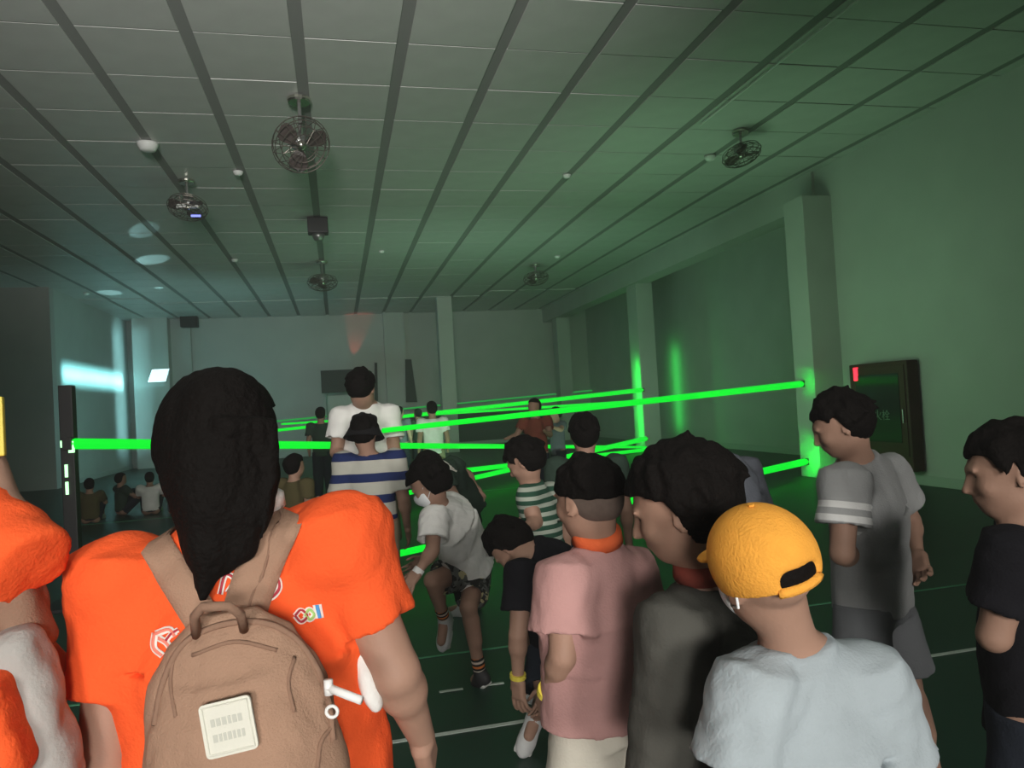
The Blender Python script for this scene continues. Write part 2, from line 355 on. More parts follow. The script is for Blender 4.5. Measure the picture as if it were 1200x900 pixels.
# ceiling panels, each proud of the dark grid behind it
me=MB().box((-.455,-.500,-.014),(.455,.500,0),.003); bmesh.ops.recalc_face_normals(me.bm,faces=me.bm.faces)
pm=bpy.data.meshes.new('ceiling_tile'); me.bm.to_mesh(pm); me.bm.free(); pm.materials.append(M['ceiling_panel'])
X0,DX,Y0,DY=-.20,1.035,7.51,1.02
cells=[]
for j in range(-8,22):
    for i in range(-12,14):
        x=X0+DX*(i+.5); y=Y0+DY*(j+.5)
        if x>8.6 and False: continue
        if not(-12.6<x<10.3 and y<29): continue
        c=CM.T@(np.array([x,y,ZC])-CC); vis=c[2]>.5 and -60<600+F*c[0]/c[2]<1260 and -60<450+F*c[1]/c[2]
        cells.append((0 if vis else 1,c@c,x,y))
cells.sort()
for q,(v_,_,x,y) in enumerate(cells):
    if q<290:
        o=link('ceiling_tile',pm,None,ceil); o.location=(x,y,ZC+.03+random.uniform(-.003,.003))
rest=MB()
for (v_,_,x,y) in cells[290:]: rest.box((x-.455,y-.495,ZC-.005),(x+.455,y+.495,ZC+.03))
rest.build('ceiling_tile',M['ceiling_panel'],ceil,'stuff')
# walls
st('wall_back',MB().box((-9,28.9,0),(10.4,29.2,ZC+.2)),M['wall'])
st('wall_left',MB().box((-7.5,21.9,0),(-7.2,29,ZC+.2)),M['wall'])
st('wall_left_near',MB().box((-12.5,21.6,0),(-7.2,21.9,ZC+.2)).box((-12.8,-13,0),(-12.5,21.9,ZC+.2)),M['wall_left'])
st('wall_right',MB().box((10.1,11.3,0),(10.4,29,ZC+.2)),M['wall'])
st('wall_right_near',MB().box((8.3,-13,0),(10.4,11.4,ZC+.2)),M['wall'])
st('wall_behind',MB().box((-12.8,-13.2,0),(10.4,-12.9,ZC+.2)),M['wall'])
st('ceiling_beam',MB().box((8.25,11.3,4.72),(8.75,28.9,ZC+.05)),M['wall'])
def skirt(n_,lo,hi): st(n_,MB().box(lo,hi,.004),M['skirt'])
skirt('baseboard_right',(10.07,11.3,0),(10.1,28.9,.14)); skirt('baseboard_right_near',(8.27,-12.9,0),(8.3,10.9,.14))
skirt('baseboard_back',(-7.2,28.87,0),(10.1,28.9,.14)); skirt('baseboard_left',(-7.2,21.9,0),(-7.17,28.87,.14))
# dark timber dado / stage front below the far wall
st('trim_1',MB().box((1.0,28.82,.14),(9.4,28.9,1.18)).box((1.0,28.78,1.18),(9.4,28.9,1.24)),M['dark'])
# columns
def column(name,x,y,w=.5,d=.5,h=ZC,m='wall'): return st(name,MB().box((x-w/2,y-d/2,0),(x+w/2,y+d/2,h+.03),.01),M[m])
column('column',8.05,11.16,.6,.54,4.72); column('column',8.62,19.9,.50,.7,4.72); column('column',3.7,25.2,.50,.5)
column('column',8.6,27.6,.5,.6,4.72)
a=onY(157,450,28.2)[0]; b=onY(199,450,28.2)[0]; c_=onY(226,450,28.7)[0]
st('column',MB().box((a,28.2,0),(b,28.95,ZC+.03)),M['wall']); st('trim_2',MB().box((b,28.7,0),(c_,28.9,ZC+.03)),M['wall'])
a=onY(452,430,28.6)[0]; b=onY(476,430,28.6)[0]
st('column',MB().box((a,28.6,0),(b,28.9,ZC+.03)),M['wall'])
# court markings
def stripe(y,x0,x1,w_,m,name,lab): return tag(MB().box((x0,y-w_/2,0),(x1,y+w_/2,.003)).build(name,m),lab,'floor marking','court lines on the green floor')
stripe(3.565,-3,5.2,.03,M['line'],'court_line','solid white court line nearest the camera on the green floor')
stripe(4.68,-3,5.2,.025,M['line_g'],'court_line','thin greenish court line behind the striding boy\'s planted shoe')
dl=empty('dashed_court_line',(0,4.087,0),0,'dashed white court line between the two solid lines','floor marking','court lines on the green floor')
dm=MB().box((0,-.012,0),(.13,.012,.003)).build('dash',M['line'],dl)
for i in range(-8,14):
    q=dm if i==-8 else dm.copy()
    if i>-8: COL.objects.link(q)
    q.location=(i*.23,0,0)
stripe(13.2,-6,8,.05,M['line_g'],'court_line','distant green court line running towards the far columns')
# ---------------------------------------------------------------- fans
def fan(px,py,Z,tilt,s,label,lit=False):
    c=P(px,py,1.); c=onZ(px,py,Z); h=Vector((0,0,ZC-Z))
    t=empty('orbit_fan',(c[0],c[1],ZC),0,label,'fan','orbit fans hung under the ceiling')
    o=Vector((0,0,-(ZC-Z))); ax=Vector(tilt).normalized()
    MB().lathe([(.10*s,-.05),(.11*s,-.03),(.11*s,0)]).build('ceiling_plate',M['chrome'],t,smooth=False)
    MB().tube([(0,0,-.03),(0,0,o.z*.5),o-ax*.10],.018*s).build('stem',M['metal'],t)
    MB().lathe([(.03,-.16*s),(.075*s,-.14*s),(.085*s,-.06*s),(.06*s,0)],o,ax).build('motor',M['metal'],t,smooth=True)
    cg=MB()
    for rr,zz in ((.27,.0),(.25,.05),(.20,.085),(.13,.10),(.25,-.05),(.18,-.08)): cg.ring(o+ax*zz*s,rr*s,.004*s+.001,ax,28,5)
    q=ax.to_track_quat('Z','Y')
    for k in range(16):
        a=2*math.pi*k/16; d=q@Vector((math.cos(a),math.sin(a),0))
        cg.tube([o+ax*.10*s+d*.05*s,o+ax*.085*s+d*.2*s,o+d*.27*s,o-ax*.08*s+d*.18*s,o-ax*.09*s+d*.06*s],.003*s+.001,5)
    cg.build('cage',M['fancage'],t)
    MB().lathe([(.01,.05*s),(.045*s,.04*s),(.05*s,-.02*s),(.02*s,-.03*s)],o,ax).build('hub',M['chrome'],t,smooth=True)
    for k in range(3):
        bl=MB(); a0=2*math.pi*k/3+.5; pts=[]
        for r_,wd in ((.04,.02),(.10,.06),(.17,.085),(.225,.075),(.25,.03)):
            for sg in (-1,1):
                d=q@Vector((math.cos(a0),math.sin(a0),0)); e=q@Vector((-math.sin(a0),math.cos(a0),0)); pts.append((o+d*r_*s+e*sg*wd*s+ax*(sg*.022*s)))
        v=[bl.bm.verts.new(p) for p in pts]; v2=[bl.bm.verts.new(p+ax*.005) for p in pts]
        for i in range(4):
            bl.bm.faces.new((v[2*i],v[2*i+1],v[2*i+3],v[2*i+2])); bl.bm.faces.new((v2[2*i],v2[2*i+2],v2[2*i+3],v2[2*i+1]))
            bl.bm.faces.new((v[2*i],v[2*i+2],v2[2*i+2],v2[2*i])); bl.bm.faces.new((v[2*i+1],v2[2*i+1],v2[2*i+3],v[2*i+3]))
        bl.build('blade',M['fanblade'],t)
    if lit:
        MB().box(o+Vector((-.16,-.05,-.02)),o+Vector((.16,.02,.05)),.01).build('lamp_cover',M['white_pl'],t)
        MB().box(o+Vector((.05,-.06,-.16)),o+Vector((.19,-.04,-.13))).build('indicator',M['led_blue'],t)
    return t
fan(353,170,4.72,(.25,-.75,-.6),1.25,'large dark orbit fan tilted down, nearest on the ceiling')
fan(869,181,4.93,(.15,-.25,-1),1.05,'orbit fan on the greenish right part of the ceiling')
fan(220,243,4.85,(-.1,-.4,-1),1.1,'fan with a white housing and small blue light, left ceiling',True)
fan(378,331,4.75,(0,-.25,-1),1.35,'far orbit fan above the man in white, under the dark speaker')
fan(628,326,4.90,(.05,-.25,-1),1.3,'far orbit fan near the central column')
# ceiling speaker / detectors
c=onZ(372,256,ZC); t=empty('ceiling_speaker',c,0,'black box with pale dome hanging from the ceiling between two fans','speaker')
MB().box((-.19,-.14,-.30),(.19,.14,0),.02).build('box',M['black'],t); MB().lathe([(.02,-.44),(.08,-.42),(.11,-.36),(.12,-.30)]).build('dome',M['metal'],t,smooth=True)
for px,py,s,lab in ((173,168,1.6,'large pale smoke detector left of the nearest fan'),(279,201,.9,'small pale detector left of and below the nearest fan'),(275,304,.9,'small pale detector left of the far fan'),(832,183,1.1,'pale detector just left of the right ceiling fan'),(653,300,.9,'small pale detector above the far fan near the column'),(664,205,.8,'tiny pale detector in mid ceiling'),(447,294,.8,'tiny pale detector above the central column'),(101,343,1.0,'small pale detector at the dark left end of the ceiling')):
    c=onZ(px,py,ZC); t=MB().lathe([(.03*s,-.07*s),(.06*s,-.06*s),(.08*s,-.02*s),(.085*s,.0)]).build('smoke_detector',M['white_pl'],smooth=True); t.location=c; tag(t,lab,'smoke detector','smoke detectors')
tag(MB().tube([(5.09,6.0,ZC-.025),(5.09,9.3,ZC-.025)],.012).build('cable_conduit',M['white_pl']),'thin white conduit running along the right half of the ceiling','conduit')
# wall things
def speaker(name,c,half,lab,yaw=0,m='black'):
    t=empty(name,c,yaw,lab,'speaker','black wall speakers'); x,y,z=half
    MB().box((-x,-y,-z),(x,y,z),.015).build('housing',M[m],t); MB().box((-x*.85,-y-.012,-z*.85),(x*.85,-y,z*.85)).build('grille',M['dark'],t)
    MB().tube([(0,y,0),(0,y+.18,0)],.025).build('bracket',M['metal'],t); return t
speaker('wall_speaker',onX(675,399,9.75),(.32,.16,.32),'square black speaker on the right wall near the far corner',math.radians(35))
speaker('wall_speaker',onY(658,365,28.6),(.2,.16,.16),'small black speaker high on the far wall',0)
speaker('wall_speaker',onY(222,377,28.2),(.28,.2,.2),'black speaker high on the left end column',0)
# dark board and screens at the far wall
def slab(name,px0,py0,px1,py1,Y,th,m,lab,cat,legs=False):
    a=onY(px0,py1,Y); b=onY(px1,py0,Y); t=empty(name,((a[0]+b[0])/2,Y,0),0,lab,cat); x=(b[0]-a[0])/2
    MB().box((-x,0,a[2]),(x,th,b[2]),.01).build('panel',M[m],t)
    if legs:
        for s in (-1,1): MB().tube([(s*x*.8,th/2,0),(s*x*.8,th/2,a[2])],.03).build('leg',M['metal'],t)
    return t
slab('display_board',377,432,428,461,26.5,.06,'dark','wide dark board above the heads left of the man in white','board',True)
slab('white_board',381,462,420,492,27.2,.05,'wall','pale panel below the dark board','board',True)
t=tag(MB().poly([onY(475,421,28.2),onY(482,421,28.2),onY(489,471,28.2),onY(476,471,28.2)],.12,(0,1,0)).build('folded_screen',M['dark']),'tall dark folded screen leaning beside the far pilaster','screen')
t=tag(MB().poly([onY(439,425,28.5),onY(442,425,28.5),onY(443,470,28.5),onY(439,470,28.5)],.06,(0,1,0)).build('pole',M['dark']),'thin dark pole standing left of the far pilaster','pole')
# glowing plate and rim built for the cyan-white light projected on left end column
c0=onY(173,448,28.15);c1=onY(194,447,28.15);c2=onY(198,432,28.15);c3=onY(178,433,28.15)
t=empty('projected_patch',c0,0,'bright white-cyan patch of projected light on the left end column','projection')
MB().poly([Vector(p)-Vector(c0) for p in (c0,c1,c2,c3)],.03,(0,1,0)).build('glow_plate',M['cyanpatch'],t)
ctr=(c0+c2)/2
MB().poly([Vector(ctr+(p-ctr)*1.12)-Vector(c0)+Vector((0,.03,0)) for p in (c0,c1,c2,c3)],.03,(0,1,0)).build('patch_rim',M['metal'],t)  # metal rim added around the glowing plate
# tall dark laser post on the left, with small apertures
pp=P(84,590,6.5); t=empty('laser_post',(pp[0],pp[1],0),0,'tall dark post at left holding the end of the broad green beam','post')
MB().box((-.055,-.055,0),(.055,.055,1.93),.008).build('pole',M['black'],t); MB().box((-.22,-.22,0),(.22,.22,.03),.005).build('base',M['black'],t)
for zz in (1.13,.98): MB().box((-.02,-.075,zz),(.0,-.055,zz+.11)).build('laser_aperture',M['lasercore'],t)
MB().box((.02,-.09,1.34),(.06,-.055,1.44)).build('laser_aperture',M['lasercore'],t)
# fire hydrant cabinet on the near right wall
a=onX(1011,450,8.3);b=onX(1080,450,8.3); zt=onX(1045,424,8.3)[2]; zb=onX(1047,548,8.3)[2]; y0,y1=b[1],a[1]
t=empty('fire_cabinet',(8.262,(y0+y1)/2,0),0,'dark red-brown fire hydrant cabinet with red light on right wall','cabinet'); hy=(y1-y0)/2
MB().box((-.2,-hy,zb),(0,hy,zt),.02).build('housing',M['redpaint'],t)
MB().box((-.215,-hy+.05,zb+.22),(-.2,hy-.05,zt-.06),.004).build('door',M['redpaint'],t)
g=MB().box((-.222,-hy+.16,zb+.42),(-.215,hy-.16,zt-.18)).build('glass_pane',M['cab_dark'],t)
MB().box((-.225,hy-.22,zt-.26),(-.2,hy-.13,zt-.05)).build('alarm_light',M['led_red'],t)
MB().tube([(-.23,-hy+.1,(zb+zt)/2-.1),(-.23,-hy+.1,(zb+zt)/2+.1)],.012).build('handle',M['metal'],t)
def text(s,size,m,parent,loc,rot,name='lettering'):
    cu=bpy.data.curves.new(name,'FONT'); cu.body=s; cu.size=size; cu.align_x='CENTER'; cu.extrude=.002
    o=bpy.data.objects.new(name,cu); COL.objects.link(o); dg=bpy.context.evaluated_depsgraph_get(); me=bpy.data.meshes.new_from_object(o.evaluated_get(dg)); bpy.data.objects.remove(o)
    o=link(name,me,m,parent); o.location=loc; o.rotation_euler=rot; return o
text('\u6d88\u706b\u6813',.17,M['metal'],t,(-.228,0,(zb+zt)/2-.05),(math.pi/2,0,-math.pi/2))
# ---------------------------------------------------------------- laser beams
def beam(a,b,r0,r1,lab,m='laser',ap=True):
    a=Vector(a);b=Vector(b); t=empty('laser_beam',a,0,lab,'laser beam','green laser beams of the maze'); n=12
    MB().tube([(b-a)*(i/n) for i in range(n+1)],r0,8,[r0+(r1-r0)*i/n for i in range(n+1)]).build('beam',M[m],t)
    if ap:
        MB().box((-.035,-.05,-.055),(.035,.05,.055),.005).build('emitter',M['black'],t)
        MB().lathe([(.03,0),(.03,.012)],(-.04,-.03,0),(-1,-.3,0),12).build('aperture',M['lasercore'],t)
    return t
e1=onX(939,450,7.72); 
beam(e1,P(449,504.5,5.30),.056,.018,'thick green beam from the nearer right column at chest height')
e2=onX(944,541,7.72); beam(e2,P(400,664,6.2),.060,.028,'low green beam from the foot of the nearer right column')
e3=onX(753,457,8.34); beam(e3,P(300,507,17),.062,.032,'upper green beam from the farther right column')
beam(onX(750,470,8.34),P(330,497,23),.04,.03,'second thinner green beam beside the upper one, farther column',ap=False)
e4=onX(757,514,8.34); beam(e4,P(455,583,11),.065,.035,'low green beam slanting left from the farther right column')
beam(P(80,520,6.45),onX(757,524,8.3),.048,.03,'broad level green beam leaving the dark post at left')
beam(P(470,560,12),onX(757,527,8.3),.045,.045,'thin low green beam to the foot of the farther right column','laser',False)
beam(onY(700,457,28.7),P(300,496,25),.03,.03,'faint pale green beam in front of the far wall','laser2',False)
hz=MB().box((-12.4,.05,.01),(8.2,28.7,ZC-.05)).build('haze',None) if False else None
# ================================================================ people
def rotm(yaw=0,pitch=0,roll=0):   # columns right, forward, up ; yaw + = turn left, pitch + = look up, roll + = lean right
    return np.array(Matrix.Rotation(yaw,3,'Z')@Matrix.Rotation(pitch,3,'X')@Matrix.Rotation(roll,3,'Y'))
CAMYAW=math.radians(-13.2)
class Person:
    def __init__(s,label,px,py,z,H,face=0,group=None,Hh=None,h=None,J={},head=(0,0,0),root=None):
        s.H=H; s.Hh=Hh or (.135*H+.03); s.z=z; s.h=h or max(.0065,.0030*z); s.seed=abs(int(px*7+py))
        p=P(px,py,z) if root is None else root; s.rz=math.radians(face)+CAMYAW; s.org=np.array([p[0],p[1],0.])
        s.root=empty('person',s.org,s.rz,label,'person',group); s.Ri=np.array(Matrix.Rotation(-s.rz,3,'Z'))
        k=H; Hh_=s.Hh
        j=dict(pel=(0,0,.53*k),chest=(0,0,.70*k),neck=(0,-.005*k,.828*k),head=(0,.012*k,k-.5*Hh_))
        for n,sg in (('L',-1),('R',1)):
            j.update({'sh'+n:(sg*.112*k,0,.795*k),'el'+n:(sg*.145*k,-.015*k,.615*k),'wr'+n:(sg*.15*k,.03*k,.475*k),'hip'+n:(sg*.052*k,0,.51*k),'kn'+n:(sg*.058*k,.012*k,.275*k),'an'+n:(sg*.062*k,-.012*k,.045*k),'toe'+n:(sg*.075*k,.085*k,.02*k)})
        s.j={a:np.array(b,float) for a,b in j.items()}
        for a,b in J.items(): s.j[a]=s.loc(b)
        s.hR=rotm(*[math.radians(a) for a in head]); s.clothes={}
    def loc(s,b):
        if b[0]=='p': return s.Ri@(P(*b[1:])-s.org)
        if b[0]=='g': return s.Ri@(onZ(*b[1:])-s.org)
        return np.array(b,float)
    def fld(s,names,pad,h=None):
        q=np.array([s.j[n] for n in names]); pad=np.asarray(pad)
        return Field(q.min(0)-pad,q.max(0)+pad,h or s.h)
    def hp(s,x,y,z): return s.j['head']+s.hR@(np.array([x,y,z])*s.Hh)
    def obj(s,name,parts,m,attrs=None,smooth=1,parent=None):
        return link(name,npmesh(name,parts,attrs,smooth),m,parent or s.root)
    # ---- the body: one continuous surface
    def body(s,fat=1.,armfat=None,hands='LR',legs=True,eyes=True,curl=.5,skin='skin',fine=True,thumb=None,only_arms=None):
        j=s.j;H=s.H;Hh=s.Hh; Q=s.hp; af=armfat or fat
        names=['pel','chest','neck','head']+[a+n for a in ('sh','el','wr','hip') for n in 'LR']+([a+n for a in ('kn','an','toe') for n in 'LR'] if legs else [])
        F_=s.fld(names,.14*H)
        rt=nrm(j['shR']-j['shL']); rh=nrm(j['hipR']-j['hipL'])
        F_.loft([j['pel'],j['chest'],j['neck']*.75+j['chest']*.25,j['neck']],[.088*H*fat,.090*H*fat,.085*H,.04*H],[.06*H*fat,.062*H*fat,.045*H,.035*H],[rh,rt,rt,rt],.03)
        for n in 'LR':
            F_.cone(j['sh'+n],j['el'+n],.034*H*af,.026*H*af,.03); F_.cone(j['el'+n],j['wr'+n],.0255*H*af,.016*H*(af*.5+.5),.012)
            m_=j['el'+n]*.75+j['wr'+n]*.25; F_.ell(m_,[.0262*H*af]*3,None,.02)
            if legs:
                F_.cone(j['hip'+n],j['kn'+n],.056*H*fat,.034*H*fat,.03); F_.cone(j['kn'+n],j['an'+n],.033*H*fat,.021*H,.015)
                v=nrm(j['kn'+n]-j['an'+n]); fw=nrm(j['toe'+n]-j['an'+n]); F_.cone(j['kn'+n]*.8+j['an'+n]*.2-fw*.008*H,j['kn'+n]*.5+j['an'+n]*.5-fw*.012*H,.030*H*fat,.026*H*fat,.02)
                F_.cone(j['an'+n],j['toe'+n],.024*H,.018*H,.02)
        F_.cone(j['neck']-np.array([0,0,.02*H]),Q(0,-.10,-.18),.036*H*(.6+.4*fat),.036*H,.025)
        # head
        F_.ell(Q(0,-.06,.10),np.array([.335,.43,.385])*Hh,s.hR,.0); F_.ell(Q(0,.08,-.13),np.array([.27,.31,.345])*Hh,s.hR,.03)
        F_.ell(Q(0,.24,-.36),np.array([.13,.11,.095])*Hh,s.hR,.03); F_.ell(Q(0,.06,-.26),np.array([.25,.24,.17])*Hh,s.hR,.03)
        if s.h<.016:
            for sg in (-1,1):
                F_.ell(Q(sg*.125,.385,.015),np.array([.075,.045,.035])*Hh,s.hR,.010,'s')
                F_.ell(Q(sg*.16,.27,-.12),np.array([.10,.09,.09])*Hh,s.hR,.02)
                F_.ell(Q(sg*.345,-.04,-.05),np.array([.035,.085,.135])*Hh,s.hR@rotm(sg*-.35,0,0),.008); F_.ell(Q(sg*.385,-.02,-.035),np.array([.03,.05,.085])*Hh,s.hR@rotm(sg*-.35,0,0),.006,'s')
            F_.cone(Q(0,.36,.04),Q(0,.455,-.135),.035*Hh,.055*Hh,.015); F_.ell(Q(0,.36,-.235),np.array([.10,.05,.022])*Hh,s.hR,.01); F_.ell(Q(0,.355,-.275),np.array([.085,.05,.024])*Hh,s.hR,.01)
            F_.ell(Q(0,.37,.09),np.array([.22,.035,.03])*Hh,s.hR,.015)
        parts=[F_.mesh()]
        for n in hands: parts.append(s.hand(n,curl,thumb))
        o=s.obj('body',parts,M[skin])
        if eyes and s.h<.016:
            for sg in (-1,1):
                mb=MB(); bmesh.ops.create_uvsphere(mb.bm,u_segments=12,v_segments=8,radius=.050*Hh,matrix=Matrix.Translation(Q(sg*.120,.300,.012)))
                e=mb.build('eye',M['eye'],o,smooth=True)
                mb=MB(); bmesh.ops.create_uvsphere(mb.bm,u_segments=10,v_segments=6,radius=.026*Hh,matrix=Matrix.Translation(Q(sg*.120,.330,.012))); mb.build('iris',M['iris'],e,smooth=True)
        return o
    def hand(s,n,curl,thumb=None):
        H=s.H; w=s.j['wr'+n]; e=s.j['el'+n]; sc=.108*H; sg=-1 if n=='L' else 1
        u=s.j.get('hd'+n); u=nrm(w-e) if u is None else nrm(u)
        med=s.j.get('pn'+n); med=np.array([-sg,0.,0.1]) if med is None else med
        med=nrm(med-u*(med@u)); sd=np.cross(u,med)*(1 if n=='R' else -1); sd=nrm(sd)
        if sd@np.array([0,1,0])<0 and s.j.get('pn'+n) is None: sd=-sd
        h=min(s.h,max(.0024,.0016*s.z)); F_=Field(w-sc*1.2,w+sc*1.25,h)
        R=np.stack([sd,med,u],1); F_.cone(w-u*.03*H,w,.0165*H,.0155*H,.0)
        F_.box(w+u*.27*sc,np.array([.215,.10,.27])*sc,R,.08*sc,.02)
        for i in range(4):
            ln=[.43,.50,.47,.36][i]; off=(1.5-i)*.135*sc; a=w+u*.50*sc+sd*off; c=curl*(.8+.12*i)
            d=nrm(u+sd*(1.5-i)*.09)
            for q,(fr,r0,r1) in enumerate(((.45,.062,.056),(.32,.056,.052),(.23,.052,.045))):
                c2=c*(q+.6)*.75; dd=d*math.cos(c2)+med*math.sin(c2); b=a+dd*ln*fr*sc*1.05; F_.cone(a,b,r0*sc,r1*sc,.002 if q==0 else .001); a=b
        a=w+u*.12*sc+sd*.17*sc; d=nrm(u*.75+sd*.6+med*.3); b=a+d*.25*sc; F_.cone(a,b,.075*sc,.062*sc,.01); d=nrm(u*.95+sd*.15+med*.35*(1+curl)); F_.cone(b,b+d*.26*sc,.06*sc,.048*sc,.002)
        return F_.mesh()
    # ---- garments
    def spine(s,hem=.0):
        j=s.j; ax=nrm(j['pel']-j['chest']); return [j['pel']+ax*hem,j['pel'],j['pel']*.45+j['chest']*.55,j['chest'],j['chest']*.42+j['neck']*.58,j['neck']*.93+j['chest']*.07]
    def shirt(s,m,fat=1.,hem=.06,sleeve=.62,loose=1.,srad=.052,wr=.004,attrs=False,name='tshirt',carve=True,sbase=.044,flare=1.,neck=.050,shw=1.,sh=None,sleeves='LR'):
        j=s.j;H=s.H; pad=.16*H+.08; hem*=H
        nm=['pel','chest','neck']+[a+n for a in ('sh','el') for n in 'LR']; F_=s.fld(nm,[.13*H*fat+.03]*2+[.09*H+abs(hem)],sh or s.h)
        sp=s.spine(hem); rt=nrm(j['shR']-j['shL']); rh=nrm(j['hipR']-j['hipL']); rr=[rh,rh,nrm(rh+rt),rt,rt,rt]
        L=.102*H*fat*loose; hw=np.linalg.norm(j['shR']-j['shL'])/2*.93*shw; ff=fat*.6+.4
        for n in sleeves:
            a=j['sh'+n]; b=j['el'+n]; e=a+(b-a)*sleeve; v=nrm(b-a)
            F_.cyl(a-v*.02*H,e,sbase*H*ff,srad*H*ff,.0)
            if carve: F_.cyl(e-v*.02*H,e+v*.03*H,(srad-.010)*H*ff,(srad-.008)*H*ff,.0,'s')
        F_.loft(sp,[L*1.04*flare,L*1.02*flare,L,L*1.02,hw,neck*H*1.12],[.076*H*fat*loose*flare,.076*H*fat*loose*flare,.074*H*fat*loose,.075*H*fat*loose,.058*H*(fat*.6+.4),.045*H],rr,.03)
        for n in 'LR': F_.ell(j['sh'+n],[.046*H*(fat*.5+.5)]*3,None,.05)
        if wr: F_.wrinkle(wr*1.35,25/H*1.2,s.seed,None); F_.wrinkle(wr*.45,70,s.seed+9,None)
        v=nrm(j['neck']-j['chest']); q=s.hp(0,-.10,-.18); u=nrm(q-j['neck']); F_.cyl(j['neck']+v*.012*H,j['neck']+v*.012*H+u*.12*H,neck*H*.86,neck*H*1.1,.008,'s')
        ax=nrm(j['chest']-j['pel'])
        at=None
        if attrs:
            pl=j['pel']+nrm(j['pel']-j['chest'])*hem; L_=j['neck']; 
            def tz(V): return (V-pl)@ax+1.0
            def sa(V):
                best=np.full(len(V),-1.)
                n='L' if attrs is True else attrs
                a=j['sh'+n]; b=j['el'+n]; v=nrm(b-a); w_=(V-a)@v; q_=np.linalg.norm((V-a)-w_[:,None]*v,axis=1); return np.where((w_>.035*H)&(q_<.068*H),w_,-1.)
            at=dict(tz=tz,sa=sa)
        s.F_shirt=None
        return s.obj(name,[F_.mesh()],M[m],at)
    def shorts(s,m,fat=1.,length=.75,name='shorts',wr=.003,rad=.07,top=.03):
        j=s.j;H=s.H; F_=s.fld(['pel','hipL','hipR','knL','knR']+(['anL','anR'] if length>1 else []),.11*H)
        rh=nrm(j['hipR']-j['hipL']); ax=nrm(j['chest']-j['pel'])
        D0=F_.D.copy(); Ds=[]
        for n in 'LR':
            F_.D=D0.copy(); a=j['hip'+n]; b=j['kn'+n]; c=j['an'+n]
            e=a+(b-a)*min(length,1); v=nrm(b-a); r=rad*H*fat
            F_.cyl(a-v*.01,e,.062*H*fat,r if length<=1 else r*.85,.03)
            if length>1: F_.cone(b,b+(c-b)*min(length-1,.97),r*.83,r*.66,.02)
            else: F_.cyl(e-v*.02*H,e+v*.02*H,r-.012*H,r-.010*H,.0,'s')
            Ds.append(F_.D)
        F_.D=np.minimum(*Ds)
        F_.loft([(j['hipL']+j['hipR'])/2-ax*.015*H,j['pel']+ax*top*H],[.096*H*fat,.088*H*fat],[.074*H*fat,.068*H*fat],[rh,rh],.03)
        if wr: F_.wrinkle(wr,30/H,s.seed+3)
        return s.obj(name,[F_.mesh()],M[m])
    def shoe(s,n,m='shoe',sock=None,sole='sole'):
        j=s.j;H=s.H; a=j['an'+n]; t=j['toe'+n]; d=nrm(t-a); sh=nrm(j['an'+n]-j['kn'+n]); h=max(.004,.0022*s.z)
        dn=sh-d*(sh@d); dn=nrm(dn) if np.linalg.norm(dn)>.2 else np.array([0,0,-1.]); fw=nrm(d-dn*(d@dn)); sd=np.cross(fw,-dn)
        base=a+dn*.030*H; heel=base-fw*.035*H; R=np.stack([sd,fw,-dn],1); L=.155*H
        F_=Field(np.minimum(heel,heel+fw*L)-.07*H,np.maximum(heel,heel+fw*L)+.07*H,h)
        F_.ell(heel+fw*.3*L-dn*.012*H,[.030*H,.055*H,.038*H],R,.0); F_.ell(heel+fw*.68*L-dn*.002*H,[.032*H,.055*H,.028*H],R,.02); F_.cone(a-sh*.018*H,a+dn*.01*H,.027*H,.029*H,.015)
        F_.box(base+dn*.055*H+fw*.04*H,[.1*H,.2*H,.04*H],R,.002,.003,'s')
        o=s.obj('shoe',[F_.mesh()],M[m])
        F_=Field(np.minimum(heel,heel+fw*L)-.07*H,np.maximum(heel,heel+fw*L)+.07*H,h)
        F_.box(base+fw*.2*L+dn*.012*H,[.025*H,.30*L,.0085*H],R,.006,.0); F_.box(base+fw*.47*L+dn*.012*H,[.030*H,.24*L,.0085*H],R,.008,.015)
        s.obj('sole',[F_.mesh()],M[sole],parent=o)
        if h<.012:
            lm=MB()
            for q in range(3):
                c=heel+fw*(.40+.12*q)*L-dn*(.030-.006*q)*H; lm.tube([c-sd*.016*H,c-dn*.004*H,c+sd*.016*H],.0022*H,5)
            lm.build('laces',M['sole'],o)
        if sock:
            F_=Field(np.minimum(a,a-sh*.09*H)-.05*H,np.maximum(a,a-sh*.09*H)+.05*H,h); F_.cyl(a,a-sh*.085*H,.0235*H,.0275*H,.0)
            s.obj('sock',[F_.mesh()],M[sock],dict(tz=lambda V:(V-a)@(-sh)+1.0))
        return o
    def hair(s,style='short',m='hair',big=1.,seed=0):
        Q=s.hp;Hh=s.Hh; h=max(.0045,s.h*.7) if s.z<6 else s.h; g=np.random.default_rng(s.seed+seed)
        F_=Field(s.j['head']-.72*Hh,s.j['head']+.72*Hh,h); R=s.hR
        def half(nv,c,k):   # keep where n.p > c (head units)
            nv=nrm(nv)@R.T; c0=s.j['head']
            def f(X,Y,Z): return c*Hh-((X-c0[0])*nv[0]+(Y-c0[1])*nv[1]+(Z-c0[2])*nv[2])
            sl=(slice(None),)*3; X=F_.ax[0][:,None,None];Y=F_.ax[1][None,:,None];Z=F_.ax[2][None,None,:]; return f(X,Y,Z)
        rad=np.array([.375,.475,.43])*Hh*big
        F_.ell(Q(0,-.075,.10),rad,R,0); F_.ell(Q(0,-.22,-.05),np.array([.31,.30,.33])*Hh*big,R,.03)
        # region: above hairline or behind the ears
        top=half((0,-.18,1),.20 if style!='fade' else .07,0); back=half((0,-1,.10),.03,0); low=half((0,-.30,1),-.28 if style!='bob' else -.5,0)
